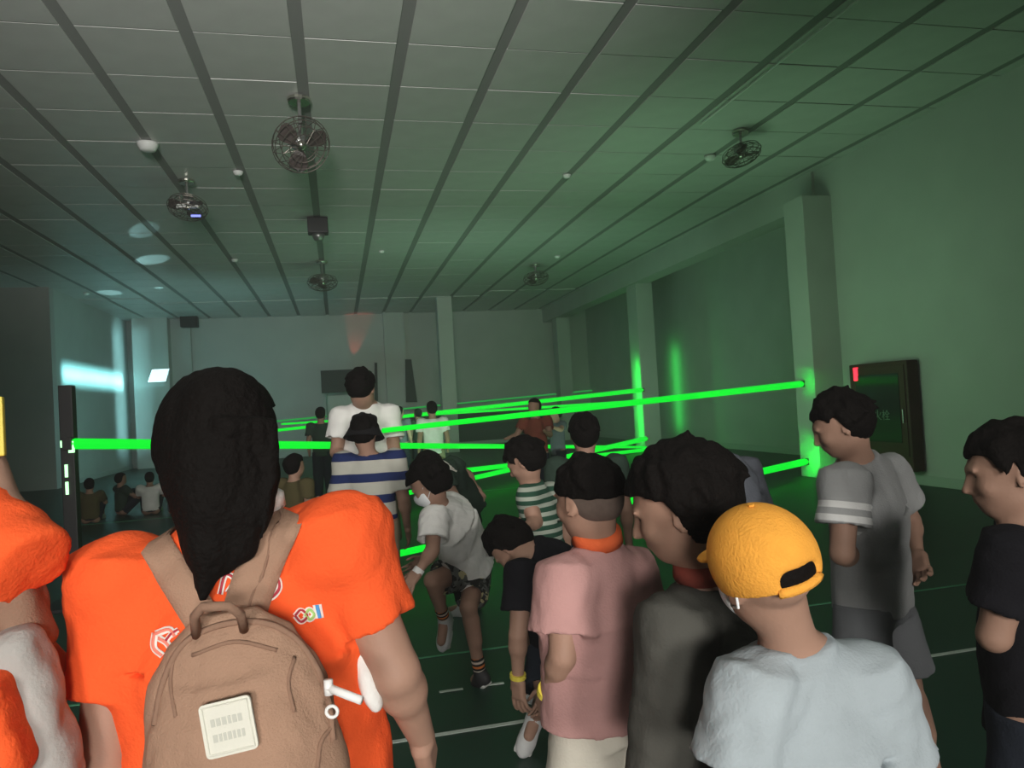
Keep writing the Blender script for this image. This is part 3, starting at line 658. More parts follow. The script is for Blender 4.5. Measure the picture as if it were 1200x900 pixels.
        if style=='fade': reg=np.maximum(top,half((0,0,1),-.2,0))
        elif style=='fringe': reg=np.minimum(half((0,-.10,1),.10,0),np.maximum(back,low))
        else: reg=np.minimum(top,np.maximum(back,low))
        F_.D=np.maximum(F_.D,reg.astype(np.float32)+0*F_.D)
        if s.z<7:
            nt=46 if style!='fade' else 20
            for _ in range(nt):     # locks of hair
                th=g.uniform(0,2*math.pi); ph=g.uniform(.15,1.45); d=np.array([math.sin(ph)*math.cos(th),math.sin(ph)*math.sin(th),math.cos(ph)]); c=np.array([0,-.075,.10])
                a=c+d*np.array([.36,.45,.41])*big; 
                if style=='fade' and a[2]<.22: continue
                if a[1]>.15 and a[2]<.25: continue
                tv=np.array([-.55*d[0]*0+d[0]*.25,d[1]*.25-.05,-.55*(d[2]<.8)+.10]); b=a+tv*.34+g.normal(size=3)*.025
                if style!='fringe' and b[1]>.2 and b[2]<.2: continue
                F_.cone(Q(*a),Q(*b),.050*Hh,.014*Hh,.02)
            F_.wrinkle(.0025,95,s.seed,None)
        o=s.obj('hair',[F_.mesh()],M[m])
        if style=='fade':
            F_=Field(s.j['head']-.6*Hh,s.j['head']+.6*Hh,h); F_.ell(Q(0,-.06,.10),np.array([.352,.447,.40])*Hh,R,0); F_.ell(Q(0,-.2,-.08),np.array([.28,.27,.26])*Hh,R,.02)
            F_.D=np.maximum(F_.D,np.maximum(np.maximum(half((0,-1,.2),-.03,0),half((0,-.25,1),-.20,0)),half((0,0,-1),-.14,0)).astype(np.float32)+0*F_.D)
            s.obj('shaved_hair',[F_.mesh()],M['shaved'])
        return o
    def wristband(s,n,m='band',t=.92,r=.0235,w_=.018,name='wristband'):
        a=s.j['el'+n];b=s.j['wr'+n]; c=a+(b-a)*t; v=nrm(b-a); H=s.H
        mb=MB(); mb.lathe([(r*H*.8,-w_/2),(r*H,-w_/2),(r*H,w_/2),(r*H*.8,w_/2)],c,v,18); return mb.build(name,M[m],s.root,smooth=False)
    def lanyard(s,m='lanyard'):
        H=s.H; v=nrm(s.j['neck']-s.j['chest']); q=s.hp(0,-.10,-.18); u=nrm(q-s.j['neck']); mb=MB(); c=s.j['neck']+u*.018*H
        mb.lathe([(.035*H,-.012*H),(.050*H,-.014*H),(.046*H,.008*H),(.040*H,.012*H),(.035*H,.012*H)],c,u,24); return mb.build('lanyard',M[m],s.root,smooth=True)
    def mask(s):
        Q=s.hp;Hh=s.Hh; F_=Field(s.j['head']-.6*Hh,s.j['head']+.6*Hh,max(.004,s.h*.7))
        F_.ell(Q(0,.13,-.19),np.array([.305,.345,.285])*Hh,s.hR,0); F_.ell(Q(0,.40,-.12),np.array([.09,.10,.12])*Hh,s.hR,.03)
        F_.box(Q(0,-.30,-.1),np.array([.6,.42,.7])*Hh,s.hR,.001,0,'s'); F_.box(Q(0,.2,.25),np.array([.6,.6,.27])*Hh,s.hR,.001,0,'s')
        o=s.obj('face_mask',[F_.mesh()],M['mask'])
        mb=MB()
        for sg in (-1,1):
            mb.tube([Q(sg*.29,.12,-.06),Q(sg*.34,.0,.04),Q(sg*.37,-.13,.02),Q(sg*.38,-.13,-.14),Q(sg*.33,.0,-.2),Q(sg*.27,.12,-.27)],.0022,6)
        mb.build('ear_loop',M['mask'],o)
    def simple(s,shirt,pants,hair='short',length=.8,shoes='shoe',**k):
        s.body(eyes=k.get('eyes',True),hands=k.get('hands','LR')); s.shirt(shirt,attrs=k.get('attrs',False),hem=k.get('hem',.06)); s.shorts(pants,length=length)
        if k.get('shoes_on',True): s.shoe('L',shoes); s.shoe('R',shoes)
        if hair: s.hair(hair)
# ---------------------------------------------------------------- tools for things laid on a surface
def bvh_of(*objs):
    vs=[];fs=[];o=0
    for ob in objs:
        r=ob.parent; mw=Matrix.Translation(r.location)@Matrix.Rotation(r.rotation_euler.z,4,'Z') if r else Matrix.Identity(4)
        a=[mw@v.co for v in ob.data.vertices]; vs+=a; fs+=[[i+o for i in p.vertices] for p in ob.data.polygons]; o+=len(a)
    return BVHTree.FromPolygons(vs,fs)
def cast(b,px,py,off=.004):
    d=Vector(ray(px,py)).normalized(); hit,n,_,_=b.ray_cast(Vector(CC),d)
    if hit is None: return None
    if n.dot(d)>0: n=-n
    return hit+n*off
def spl(pts,n=16):
    p=[np.array(q,float) for q in pts]; p=[2*p[0]-p[1]]+p+[2*p[-1]-p[-2]]; out=[]
    for i in range(1,len(p)-2):
        for k in range(n):
            t=k/n; out.append(.5*((2*p[i])+(-p[i-1]+p[i+1])*t+(2*p[i-1]-5*p[i]+4*p[i+1]-p[i+2])*t*t+(-p[i-1]+3*p[i]-3*p[i+1]+p[i+2])*t**3))
    out.append(p[-2]); return out
def ribbon(b,pts,name,m,parent,th=.002,off=.003,n=8,ends=None,cols=4):
    """a strip of cloth or print laid on a surface; pts = (px,py,width px)"""
    org=parent.location if parent else Vector((0,0,0)); rz=parent.rotation_euler.z if parent else 0; inv=(Matrix.Translation(org)@Matrix.Rotation(rz,4,'Z')).inverted()
    s=spl(pts,n); mb=MB(); rows=[]
    for i,p in enumerate(s):
        t=s[min(i+1,len(s)-1)]-s[max(i-1,0)]; t=t[:2]/max(np.linalg.norm(t[:2]),1e-6); q=np.array([-t[1],t[0]]); a=[];
        for k in range(cols+1):
            c=p[:2]+q*p[2]*(k/cols-.5); h0=cast(b,c[0],c[1],off)
            a.append(h0)
        if all(x is not None for x in a): rows.append(a)
    if ends is not None and len(rows):
        for v in ends: rows.append([x+Vector(v) for x in rows[-1]])
    vr=[]
    for a in rows:
        top=[]; 
        for k,x in enumerate(a):
            d=(Vector(CC)-x).normalized(); top.append(x+d*th*(1 if 0<k<cols else .45))
        vr.append(([mb.bm.verts.new(inv@x) for x in a],[mb.bm.verts.new(inv@x) for x in top]))
    for (A,B),(C_,D_) in zip(vr,vr[1:]):
        for k in range(cols):
            mb.bm.faces.new((B[k],B[k+1],D_[k+1],D_[k])); mb.bm.faces.new((A[k+1],A[k],C_[k],C_[k+1]))
        mb.bm.faces.new((A[0],B[0],D_[0],C_[0])); mb.bm.faces.new((B[cols],A[cols],C_[cols],D_[cols]))
    if vr:
        A,B=vr[0]; mb.bm.faces.new(A+B[::-1]); A,B=vr[-1]; mb.bm.faces.new(B+A[::-1])
    return mb.build(name,M[m],parent,smooth=True)
def chain(F_,per,pts,rad,k=.01):
    q=[per.Ri@(P(*p)-per.org) for p in pts]
    for i in range(len(q)-1): F_.cone(q[i],q[i+1],rad[i],rad[i+1],k)
# ================================================================ woman in the foreground
W=Person('woman in orange printed T-shirt with long dark ponytail, wearing the tan backpack',285,500,1.42,1.66,0,h=.0068,Hh=.235,
  J=dict(head=('p',264,508,1.43),neck=('p',282,597,1.40),shL=('p',148,685,1.38),shR=('p',396,634,1.40),elL=('p',122,890,1.32),wrL=('p',125,1060,1.30),
         elR=('p',464,788,1.38),wrR=('p',494,864,1.50),chest=('p',285,745,1.42),pel=('p',300,930,1.45)),head=(-32,-8,3))
W.j['hdR']=W.Ri@(P(500,905,1.55)-P(490,868,1.49))
W.body(fat=1.40,armfat=1.04,curl=.45,hands='R')
ws=W.shirt('orange',fat=1.40,hem=.07,sleeve=.63,loose=1.06,srad=.036,sbase=.042,wr=.0055,flare=1.05,shw=.95,neck=.052)
W.shorts('white',fat=1.45,length=1.9,name='trousers'); W.shoe('L'); W.shoe('R')
hh=Field(W.j['head']-np.array([.25,.3,.5]),W.j['head']+np.array([.25,.25,.2]),.0045)
hh.ell(W.hp(0,-.06,.08),np.array([.40,.475,.45])*W.Hh,W.hR,0); hh.ell(W.hp(0,-.20,-.16),np.array([.35,.34,.36])*W.Hh,W.hR,.04)
def cutplane(F_,per,nv,c):
    nv=per.hR@nrm(nv); c0=per.j['head']; X=F_.ax[0][:,None,None];Y=F_.ax[1][None,:,None];Z=F_.ax[2][None,None,:]
    return c*per.Hh-((X-c0[0])*nv[0]+(Y-c0[1])*nv[1]+(Z-c0[2])*nv[2])
hh.D=np.maximum(hh.D,np.minimum(cutplane(hh,W,(0,-.18,1),.2),cutplane(hh,W,(0,-1,.05),-.02)).astype(np.float32))
chain(hh,W,[(262,480,1.33),(255,545,1.30),(252,590,1.28),(246,640,1.26),(237,700,1.25)],[.075,.075,.058,.030,.006],.03)
chain(hh,W,[(292,500,1.34),(293,560,1.31),(290,600,1.29),(282,640,1.28),(262,668,1.27)],[.045,.042,.034,.020,.005],.03)
hh.ell(W.hp(.40,.0,-.07),np.array([.16,.14,.17])*W.Hh,W.hR,.01,'s')
chain(hh,W,[(225,500,1.34),(228,560,1.31),(236,600,1.29),(235,640,1.28),(238,680,1.27)],[.05,.045,.030,.020,.006],.03)
g_=np.random.default_rng(5)
for i in range(46):
    x=g_.uniform(222,318); dx=g_.uniform(-14,10); y1=g_.uniform(620,668)-abs(x-262)*.5
    chain(hh,W,[(x,500,1.30-.05*(1-abs(x-265)/60)),(x+dx*.4,560,1.285),(x*.7+262*.3+dx,y1,1.26)],[.012,.010,.003],.008)
hh.wrinkle(.0025,110,5,(0,0,1)); W.obj('hair',[hh.mesh()],M['hair'],smooth=1)
mb=MB(); c=W.j['neck']; 
mb.lathe([(.055,-.01),(.082,-.012),(.080,.012),(.066,.022),(.055,.02)],c+np.array([0,0,.012]),(0,-.1,1),28); mb.build('collar',M['white'],W.root,smooth=True)
for px,py,z,r in ((432,796,1.37,(.020,.03,.060)),(170,874,1.36,(.020,.03,.07))):
    f=Field(W.Ri@(P(px,py,z)-W.org)-.12,W.Ri@(P(px,py,z)-W.org)+.12,.005); f.ell(W.Ri@(P(px,py,z)-W.org),r,rotm(0,0,math.radians(-14 if px>300 else 6)),0); f.wrinkle(.003,40,px); W.obj('undershirt',[f.mesh()],M['white'])
wb=bvh_of(ws)
# print on the back of the shirt
def glyph(cx,cy,sc,strokes,wd,mo,mi):
    for st_ in strokes:
        p=[(cx+x*sc,cy+y*sc,wd) for x,y in st_]; ribbon(wb,p,'shirt_print',mo,W.root,.0012,.0030,5,cols=2)
        p=[(cx+x*sc,cy+y*sc,wd*.45) for x,y in st_]; ribbon(wb,p,'shirt_print',mi,W.root,.0012,.0046,5,cols=2)
glyph(232,680,10,[[(-1,0),(0,-1),(1,-.3)],[(-.6,.6),(.5,0),(1,1)]],6,'print_w','print_r')
glyph(262,676,17,[[(-1,.2),(-.6,-.9),(.2,-1.1)],[(-.9,.4),(0,-.2),(.8,.2),(.3,1.1)],[(.8,-.9),(.1,0),(-.2,1.2)]],7,'print_w','print_r')
glyph(270,660,9,[[(-1,.4),(0,-.6),(1,-.9)]],8,'print_w','print_w')
glyph(311,681,17,[[(.1,-1.8),(.5,-.9),(.3,-.2)],[(-.6,-.3),(.4,-.6),(1,.2),(.5,1.1),(-.7,1.5)],[(-.6,.4),(.1,0),(.3,.5),(-.5,1)]],7,'print_w','print_r')
glyph(194,752,11,[[(-1,-.9),(-1.1,.6),(-.2,1.5)],[(-.6,-.4),(.2,.1),(.8,1.0)],[(-.9,-.8),(.5,-1.3),(1.1,-.6)]],8,'print_w','print_p')
glyph(203,745,7,[[(-1,.8),(0,-.4),(1,-1)]],6,'print_w','print_r')
glyph(352,722,7,[[(-1,0),(0,-1),(1,0),(0,1),(-1,0)]],6,'print_w','print_r'); 
glyph(362,720,6,[[(-.9,0),(0,-1),(.9,0),(0,1),(-.9,0)]],7,'print_w','print_g'); glyph(373,716,7,[[(-.2,-1.2),(.2,1.2)]],11,'print_w','print_b')
# ---- tan backpack (a thing of its own)
PO=P(284,868,1.185); r_=CM@nrm([.985,-.17,.02]); u_=CM@nrm([-.19,-.96,.12]); u_=nrm(u_-r_*(u_@r_)); n_=np.cross(r_,u_)
bp=empty('backpack',PO+np.array([0,0,-.25]),0,'tan canvas backpack with pale square badge on the woman in orange','backpack')
OFF=np.array([0,0,.25]); L3=lambda x,y,z:OFF+r_*x+u_*y+n_*z
f=Field(OFF-.36,OFF+.36,.005); 
ys=[-.24,-.20,-.06,.04,.11,.165,.20]; f.loft([L3(0,y,0) for y in ys],[.11,.145,.160,.150,.132,.100,.05],[.055,.078,.088,.080,.066,.045,.02],[r_]*7,.03)
f.loft([L3(0,y,.045) for y in (-.235,-.18,-.05,.05,.10)],[.09,.122,.125,.115,.085],[.045,.060,.062,.050,.03],[r_]*5,.018)
f.wrinkle(.0035,24,11); f.wrinkle(.0016,70,12)


bpo=link('bag_body',npmesh('bag_body',[f.mesh()],None,1),M['tan'],bp)
bb=bvh_of(bpo)
class _o: pass
def bcast(px,py,off): 
    h_=cast(bb,px,py,off); return None if h_ is None else h_-Vector(bp.location)
zp=[bcast(x,y,.001) for x,y,_ in spl([(182,850,0),(192,800,0),(214,757,0),(252,735,0),(300,729,0),(340,744,0),(368,778,0),(384,820,0),(390,868,0)],6)]
zp=[z for z in zp if z is not None]
MB().tube(zp,.0055,6).build('zipper',M['tan_d'],bp,smooth=True)
for path in ([(205,765),(200,800),(206,840)],[(345,770),(338,800),(345,835)],[(225,768),(275,752),(325,762)]):
    q=[bcast(x,y,.0) for x,y,_ in spl([(a,b,0) for a,b in path],6)]; q=[z for z in q if z is not None]
    if len(q)>3: MB().tube(q,.0035,6).build('seam',M['tan_d'],bp,smooth=True)
q=[bcast(x,y,.0) for x,y,_ in spl([(372,900,0),(376,870,0),(390,850,0)],5)]; q=[z for z in q if z is not None]
if len(q)>3: MB().tube(q,.004,6).build('side_pocket_edge',M['tan_d'],bp,smooth=True)
def plate(cx,cy,hw,hh_,ang,off,th,m,name,parent,rc=.25):
    pts=[];c0,s0=math.cos(ang),math.sin(ang)
    for sx,sy,a0 in ((1,1,0),(-1,1,90),(-1,-1,180),(1,-1,270)):
        for k in range(4):
            a=math.radians(a0+k*30); x=sx*hw*(1-rc)+math.cos(a)*hw*rc; y=sy*hh_*(1-rc)+math.sin(a)*hh_*rc; pts.append((x,y))
    c=cast(bb,cx,cy,off); o=Vector(PO)*0
    R_=Vector(r_*c0+u_*s0); U_=Vector(-r_*s0+u_*c0); N_=Vector(n_)
    return MB().poly([c+R_*x+U_*y-Vector(bp.location) for x,y in pts],th,N_).build(name,M[m],parent),c,R_,U_,N_
bd,c,R_,U_,N_=plate(270,851,.0385,.0385,.06,.008,.004,'badge','badge',bp,.18)
fr=MB(); q=[c+N_*.0045+R_*(sx*.0335)+U_*(sy*.0335)-Vector(bp.location) for sx,sy in ((-1,-1),(1,-1),(1,1),(-1,1),(-1,-1))]; fr.tube(q,.0018,6); fr.build('badge_border',M['badge'],bd)
tx=MB()
for row in (-1,1):
    x=-.024
    while x<.022:
        wd=random.uniform(.004,.007); p0=c+N_*.0042+R_*x+U_*(row*.011)-Vector(bp.location)
        tx.poly([p0-U_*.006,p0+R_*wd-U_*.006,p0+R_*wd+U_*.005,p0+U_*.005],.0006,N_); x+=wd+.0022
tx.build('lettering',M['badge_t'],bd)
p0=Vector(P(385,806,1.115))-Vector(bp.location); p1=Vector(P(424,821,1.10))-Vector(bp.location)
MB().tube([p0,p0*.6+p1*.4,p1],.0066,8).build('zipper_pull',M['white_pl'],bp,smooth=True)
MB().ring(Vector(P(389,834,1.115))-Vector(bp.location),.0085,.0028,tuple(-CM[:,2]),18).build('ring',M['white_pl'],bp,smooth=True)
MB().tube([p0+Vector((0,0,.012)),p0,p0-Vector((0,0,.01))],.007,8).build('slider',M['white_pl'],bp,smooth=True)
MB().tube([bcast(230,745,.0) or p0,Vector(P(228,722,1.13))-Vector(bp.location),Vector(P(238,711,1.11))-Vector(bp.location),Vector(P(268,710,1.11))-Vector(bp.location),Vector(P(282,720,1.13))-Vector(bp.location),bcast(286,738,.0) or p0],.0075,8).build('handle',M['tan_d'],bp,smooth=True)
fw_=CM[:,2]
ribbon(wb,[(243,735,44),(222,700,44),(196,660,42),(176,628,42),(166,612,40)],'shoulder_strap',"tan",bp,.012,.003,8,ends=[fw_*.03+np.array([0,0,.012]),fw_*.04-np.array([0,0,.02])])
ribbon(wb,[(282,735,52),(292,700,52),(310,650,54),(327,608,56),(338,578,58)],'shoulder_strap',"tan",bp,.012,.003,8,ends=[fw_*.03+np.array([0,0,.012]),fw_*.04-np.array([0,0,.02])])
ribbon(wb,[(287,735,3),(297,700,3),(315,650,3),(331,608,3),(342,580,3)],'strap_seam',"tan_d",bp,.002,.014,8,cols=2)
# ================================================================ person at the left edge, arm raised
A=Person('person at far left in orange sleeve with raised bare forearm, mostly cut off',-75,520,1.30,1.60,-5,h=.009,
  J=dict(shR=('p',-95,560,1.30),elR=('p',14,646,1.23),wrR=('p',-22,512,1.34),shL=('p',-190,660,1.3)),head=(10,0,0))
A.j['hdR']=A.Ri@(P(-30,470,1.36)-P(-22,512,1.34))
A.body(fat=1.2,armfat=.95,eyes=False,legs=True); A.shirt('orange',fat=1.2,sleeve=1.2,carve=False,srad=.036,sbase=.038,wr=.006,hem=.14); A.shorts('navy',fat=1.2,length=1.9,name='trousers'); A.hair('short'); A.shoe('L'); A.shoe('R')
o=tag(MB().box((-.012,-.006,-.05),(.012,.006,.05),.003).build('paddle_handle',M['band']),'yellow stick held up by the person at the left edge','stick'); o.location=P(-4,500,1.25)
def soft(name,label,cat,px,py,z,rad,m,rot=(0,0,0),seed=1,wr=.006):
    c=P(px,py,z); r=max(rad)+.04; f=Field([-r]*3,[r]*3,.006); f.box((0,0,0),rad,rotm(*[math.radians(a) for a in rot]),min(rad)*.8,0); f.wrinkle(wr,26,seed)
    o=link(name,npmesh(name,[f.mesh()],None,1),M[m]); o.location=c; return tag(o,label,cat)
soft('shoulder_bag','tan cloth bag hanging under the orange sleeve at left edge','bag',30,722,1.26,(.030,.05,.065),'tan_d',(0,0,-15),3)
soft('tote_bag','pale grey-white cloth bag at bottom left corner','bag',40,835,1.20,(.042,.05,.14),'tote',(0,0,-12),4)
soft('orange_cloth','orange cloth at the bottom left corner below the pale bag','cloth',-8,855,1.12,(.035,.05,.08),'orange',(0,0,-15),5)
# ================================================================ boy in the yellow cap
B=Person('boy in yellow cap and pale blue T-shirt with white face mask, front right',930,700,1.30,1.30,0,h=.0065,Hh=.205,
  J=dict(head=('p',893,668,1.27),neck=('p',928,748,1.30),shL=('p',885,812,1.26),shR=('p',1012,796,1.32),elL=('p',862,935,1.22),elR=('p',1048,920,1.32),wrL=('p',870,1030,1.2),wrR=('p',1060,1030,1.3),chest=('p',950,872,1.30)),head=(20,6,-14))
B.body(fat=1.05); B.shirt('lblue',fat=1.12,hem=.10,sleeve=.72,srad=.062,loose=1.10,wr=.004,neck=.048,shw=1.0); B.shorts('navy'); B.shoe('L'); B.shoe('R'); B.mask()
f=Field(B.j['head']-.20,B.j['head']+.20,.004); Q=B.hp; Hh=B.Hh
f.ell(Q(0,-.04,.12),np.array([.425,.495,.46])*Hh,B.hR,0)
f.D=np.maximum(f.D,cutplane(f,B,(0,.22,1),-.08).astype(np.float32))
f.box(Q(0,-.52,.10),np.array([.155,.2,.065])*Hh,B.hR,.055*Hh,.02,'s')
capo=B.obj('cap',[f.mesh()],M['yellow'])
f=Field(B.j['head']-.22,B.j['head']+.22,.004); f.ell(Q(0,.42,.06),np.array([.30,.30,.05])*Hh,B.hR@rotm(0,-.25,0),0); f.D=np.maximum(f.D,cutplane(f,B,(0,1,0),.36).astype(np.float32)); B.obj('brim',[f.mesh()],M['yellow'],parent=capo)
f=Field(B.j['head']-.22,B.j['head']+.22,.004); f.ell(Q(0,-.05,.09),np.array([.385,.455,.42])*Hh,B.hR,0); f.D=np.maximum(f.D,np.maximum(cutplane(f,B,(0,-1,.2),.0),cutplane(f,B,(0,0,1),.0)).astype(np.float32)); B.obj('hair',[f.mesh()],M['hair'])
mb=MB(); mb.tube([Q(x,-.03-math.sqrt(max(0,1-(x/.43)**2))*.462,.02) for x in np.linspace(-.2,.2,9)],.009,6); mb.build('adjuster_strap',M['yellow'],capo,smooth=True)
mb=MB(); mb.tube([Q(0,-.04,.585),Q(0,-.04,.60)],.006,8); mb.build('top_button',M['yellow'],capo)
# ================================================================ boy with dark hair, charcoal shirt
C_=Person('dark-haired boy in charcoal T-shirt looking left, between pink shirt and yellow cap',835,600,1.58,1.44,18,h=.0068,Hh=.235,
  J=dict(head=('p',795,592,1.58),neck=('p',828,672,1.60),shL=('p',792,735,1.52),shR=('p',885,722,1.68),elL=('p',784,918,1.44),elR=('p',925,830,1.72),wrL=('p',815,985,1.62),chest=('p',842,800,1.62)),head=(52,-18,-8))
C_.body(fat=1.1); C_.shirt('charcoal',fat=1.2,hem=.05,sleeve=.97,srad=.05,wr=.004); C_.shorts('navy'); C_.shoe('L'); C_.shoe('R'); C_.hair('short',big=1.10); C_.lanyard('lanyard_dark')
# ================================================================ boy in the pink T-shirt
D=Person('boy in dusty pink T-shirt and cream shorts with shaved sides, centre foreground',700,600,1.95,1.37,10,h=.0065,Hh=.215,
  J=dict(head=('p',688,583,1.94),neck=('p',700,635,1.95),shL=('p',662,680,1.88),shR=('p',738,672,2.02),elL=('p',660,768,1.84),wrL=('p',643,812,1.93),elR=('p',757,765,2.08),wrR=('p',752,832,2.15),chest=('p',702,720,1.95),pel=('p',708,833,1.95),hipL=('p',690,845,1.93),hipR=('p',735,845,1.97)),head=(30,-8,-4))
D.body(fat=1.0,curl=.7); D.shirt('pink',fat=1.12,hem=.008,sleeve=.68,srad=.060,loose=1.06,wr=.003,neck=.046); D.shorts('cream',fat=1.12,length=.8,rad=.078); D.shoe('L'); D.shoe('R'); D.hair('fade'); D.lanyard()
D.wristband('L',t=.95)
# ================================================================ bending boy in black
E=Person('boy in black T-shirt bending forward with yellow wristband, left of pink shirt',640,700,3.25,1.40,45,h=.0075,Hh=.215,
  J=dict(head=('p',598,640,3.25),neck=('p',614,648,3.16),chest=('p',642,672,3.22),pel=('p',655,755,3.34),shL=('p',613,672,3.02),shR=('p',650,650,3.30),
         elL=('p',607,745,2.94),wrL=('p',607,796,2.96),elR=('p',650,745,3.2),wrR=('p',640,800,3.1),hipL=('p',640,765,3.28),hipR=('p',668,765,3.42),knL=('p',640,815,3.14),knR=('p',668,820,3.30),anL=('p',628,840,3.32),anR=('p',668,862,3.42),toeL=('p',620,862,3.26),toeR=('p',655,880,3.28)),head=(25,-62,0))
E.j['hdL']=E.Ri@np.array([0,0,-1.]); E.body(curl=.5); E.shirt('blackt',sleeve=.62,srad=.055,wr=.003,hem=.05); E.shorts('navy',length=.85); E.shoe('L','shoe'); E.shoe('R','shoe'); E.hair('short',big=1.06); E.wristband('L')
# ================================================================ striding boy in white
G=Person('crouching boy in white T-shirt and camouflage shorts stepping with one foot up',545,700,4.12,1.38,60,h=.0085,Hh=.225,
  J=dict(head=('p',502,568,4.00),neck=('p',514,592,4.03),chest=('p',533,615,4.10),pel=('p',551,665,4.24),shL=('p',509,607,3.94),shR=('p',532,592,4.20),
         elL=('p',507,645,3.84),wrL=('p',489,671,3.80),elR=('p',515,640,4.25),wrR=('p',497,655,4.25),hipL=('p',543,670,4.18),hipR=('p',558,672,4.30),
         knL=('p',507,680,4.00),anL=('p',521,727,4.22),toeL=('p',517,752,4.18),knR=('p',549,712,4.02),anR=('p',562,775,4.10),toeR=('p',561,797,3.92)),head=(20,-35,0))
tr=G.j['anR'].copy(); tr[2]=.06; G.j['anR']=tr; t2=G.loc(('g',556,796,.02)); G.j['toeR']=t2
G.j['hdL']=G.Ri@(P(478,686,3.75)-P(489,671,3.80))
G.body(curl=.55); G.shirt('white',sleeve=.66,srad=.058,wr=.006,hem=.015,loose=1.12,fat=1.05); G.shorts('camo',length=.72,rad=.066,fat=1.05); G.shoe('L','shoe','sock'); G.shoe('R','shoe_d','sock'); G.hair('short',big=1.2,seed=2); G.mask()
G.wristband('L','white_pl',t=.93,r=.021,w_=.03,name='wristwatch')
# ================================================================ boy in striped tank top
S=Person('boy in green and grey striped top looking down, lit by the laser',630,560,3.9,1.30,35,h=.0085,Hh=.215,
  J=dict(head=('p',614,540,3.86),neck=('p',621,563,3.88),shL=('p',618,583,3.80),shR=('p',645,577,4.0),elL=('p',628,612,3.78),wrL=('p',613,618,3.62),elR=('p',662,612,4.0)),head=(35,-30,-8))
S.body(); S.shirt('greenstripe',sleeve=.25,sleeves='',wr=.003,attrs=True); S.shorts('navy'); S.shoe('L'); S.shoe('R'); S.hair('short',big=1.08)
# ================================================================ man in white
m_=Person('tall man in off-white T-shirt seen from behind, centre left',427,480,5.7,1.84,0,h=.013,
  J=dict(head=('p',424,456,5.55),neck=('p',428,469,5.62),shL=('p',401,489,5.6),shR=('p',455,486,5.72),elL=('p',394,530,5.55),wrL=('p',412,545,5.35),elR=('p',463,532,5.65)),head=(-10,-25,0))
m_.simple('white','beige',length=.9)
k_=Person('child in black bucket hat and navy-white striped shirt before the tall man',432,520,5.1,1.53,0,h=.011,Hh=.235,J=dict(head=('p',427,507,5.08)),head=(-5,-15,0))
k_.body(fat=1.05); k_.shirt('navywhite',fat=1.05,sleeve=.8,srad=.052,wr=.003,attrs=True,hem=-.01); k_.shorts('beige',length=1.92,rad=.062,name='trousers'); k_.shoe('L'); k_.shoe('R'); k_.hair('short')
f=Field(k_.j['head']-.22,k_.j['head']+.22,.008); f.cyl(k_.hp(0,-.02,.0),k_.hp(0,-.02,.45),.43*k_.Hh,.33*k_.Hh,.0); f.ell(k_.hp(0,-.02,.42),np.array([.34,.36,.12])*k_.Hh,k_.hR,.03)
f.cyl(k_.hp(0,-.02,-.18),k_.hp(0,-.02,.10),.61*k_.Hh,.43*k_.Hh,.03); f.cyl(k_.hp(0,-.02,-.3),k_.hp(0,-.02,.0),.57*k_.Hh,.39*k_.Hh,.0,'s'); k_.obj('bucket_hat',[f.mesh()],M['bucket'])
# ================================================================ others in the middle distance
x=Person('boy with short dark hair and dark green shirt behind the pink shirt, facing the beams',685,510,4.3,1.46,-4,h=.011,Hh=.225,head=(5,-4,0)); x.simple('greent','navy')
x=Person('child bending left in dark printed shirt behind the crouching boy',540,570,5.6,1.40,60,h=.012,
  J=dict(head=('p',503,548,5.5),neck=('p',512,550,5.5),chest=('p',528,556,5.55),pel=('p',548,590,5.6),shL=('p',518,556,5.4),shR=('p',528,545,5.7),elL=('p',535,585,5.35),elR=('p',548,556,5.75),wrR=('p',558,572,5.7),knL=('p',535,615,5.5),knR=('p',552,618,5.6)),head=(10,-50,0)); x.simple('greent','navy')
xb=bvh_of([c for c in x.root.children if c.name.startswith('tshirt')][0])
for i in range(4):
    ribbon(xb,[(512+i*3,541+i*3.4,2),(519+i*3,541+i*3,2.2),(526+i*3,545+i*2.6,2)],'shirt_print','print_w',x.root,.002,.004,4,cols=2)
x=Person('child in slate grey shirt stooping behind the dark-haired boy, right of him',858,560,2.95,1.30,20,h=.010,
  J=dict(head=('p',832,560,2.75),neck=('p',845,558,2.85),chest=('p',862,580,2.95),shL=('p',842,570,2.8),shR=('p',872,552,3.05)),head=(20,-50,0)); x.simple('slate','navy')
# boy in grey with striped sleeve
y=Person('boy in grey T-shirt with white-striped sleeve and grey shorts, right side',1010,560,2.65,1.50,42,h=.0075,Hh=.215,
  J=dict(head=('p',984,497,2.58),neck=('p',1002,533,2.62),shL=('p',990,566,2.50),shR=('p',1040,556,2.80),elL=('p',987,648,2.46),wrL=('p',1004,655,2.78),elR=('p',1066,610,2.88),wrR=('p',1075,650,2.75),chest=('p',1018,600,2.66),pel=('p',1022,700,2.70),hipL=('p',1010,715,2.64),hipR=('p',1040,712,2.76),knR=('p',1062,800,2.74),anR=('p',1098,885,2.9)),head=(28,-24,-6))
t2=y.loc(('g',1098,925,.07)); y.j['anR']=t2; y.j['toeR']=y.loc(('g',1075,950,.02))
y.body(); y.shirt('sleevestripe',fat=1.08,sleeve=.6,srad=.055,wr=.003,hem=.02,attrs='L'); y.shorts('greys',length=.85); y.shoe('L','shoe_d'); y.shoe('R','shoe_d'); y.hair('short'); 
z_=Person('boy in black T-shirt at the right edge, seen in shadow from the side',1195,600,1.85,1.42,50,h=.008,Hh=.225,
  J=dict(elL=('p',1165,745,1.75),wrL=('p',1190,745,1.95)),head=(20,-10,0)); z_.simple('blackt','navy',shoes='shoe_d')
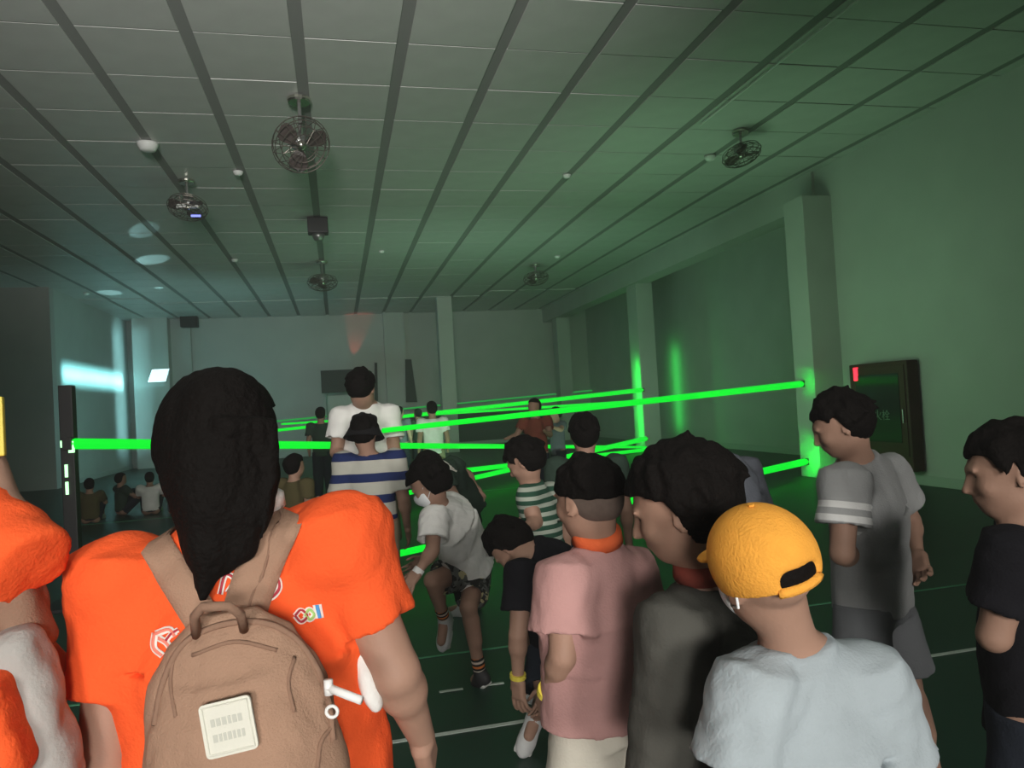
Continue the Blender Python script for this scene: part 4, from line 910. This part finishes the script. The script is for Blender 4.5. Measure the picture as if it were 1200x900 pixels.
# people on the far side of the beams
far=[(376,490,13.5,1.68,0,'greent','navy','distant person with dark hair standing left of the white-shirted man'),
 (506,480,12.5,1.66,20,'white','beige','distant person in white shirt left of the central column'),
 (468,486,16,1.62,-20,'slate','navy','distant dark-dressed person just right of the man in white'),
 (627,486,10.5,1.60,150,'rust','navy','distant person in rust shirt facing the camera behind the beams'),
 (652,492,12.,1.45,120,'slate','navy','distant child beside the person in rust shirt'),
 (345,560,6.3,1.22,-30,'olive','olive','small child in olive clothes right of the woman\'s head'),
 (490,490,17,1.55,40,'greent','navy','distant small figure near the folded screen')]
for px,py,zz,H,fc,a,b,lab in far:
    x=Person(lab,px,py,zz,H,fc,h=.022 if zz>8 else .015)
    if 'rust' in lab:
        x.j['elR']=np.array([.27,.1,1.08]); x.j['wrR']=np.array([.33,.32,1.05]); x.j['elL']=np.array([-.27,.1,1.08]); x.j['wrL']=np.array([-.30,.33,1.15])
    x.body(eyes=False,hands=''); x.shirt(a,wr=0); x.shorts(b,wr=0,length=1.9,name='trousers'); x.hair('short'); x.shoe('L'); x.shoe('R')
# children sitting on the floor at the left
for px,py,zz,col,lab in ((150,580,11.6,'greent','child sitting on the floor left, just right of the dark post'),(178,580,9.0,'white','child in white sitting on the floor by the left end'),(212,580,8.4,'slate','child in slate shirt sitting on floor left of the woman\'s head'),(108,590,9.0,'olive','child in olive sitting in the dark by the post')):
    g0=onZ(px,py+22,0); x=Person(lab,px,py,zz,1.35,random.choice([-40,20,60]),h=.018,root=g0,group='children sitting on the floor')
    j=x.j; d=-.62
    for n in ('pel','chest','neck','head','shL','shR','elL','elR','wrL','wrR','hipL','hipR'): j[n]=j[n]+np.array([0,-.1,d])
    for sg,n in ((-1,'L'),(1,'R')):
        j['kn'+n]=np.array([sg*.12,.25,.40]); j['an'+n]=np.array([sg*.09,.42,.06]); j['toe'+n]=np.array([sg*.10,.55,.02]); j['wr'+n]=np.array([sg*.12,.22,.38]); j['el'+n]=np.array([sg*.2,.05,.3])
    x.body(eyes=False,hands=''); x.shirt(col,wr=0,hem=.02); x.shorts('navy',wr=0,length=.9); x.hair('short'); x.shoe('L'); x.shoe('R')
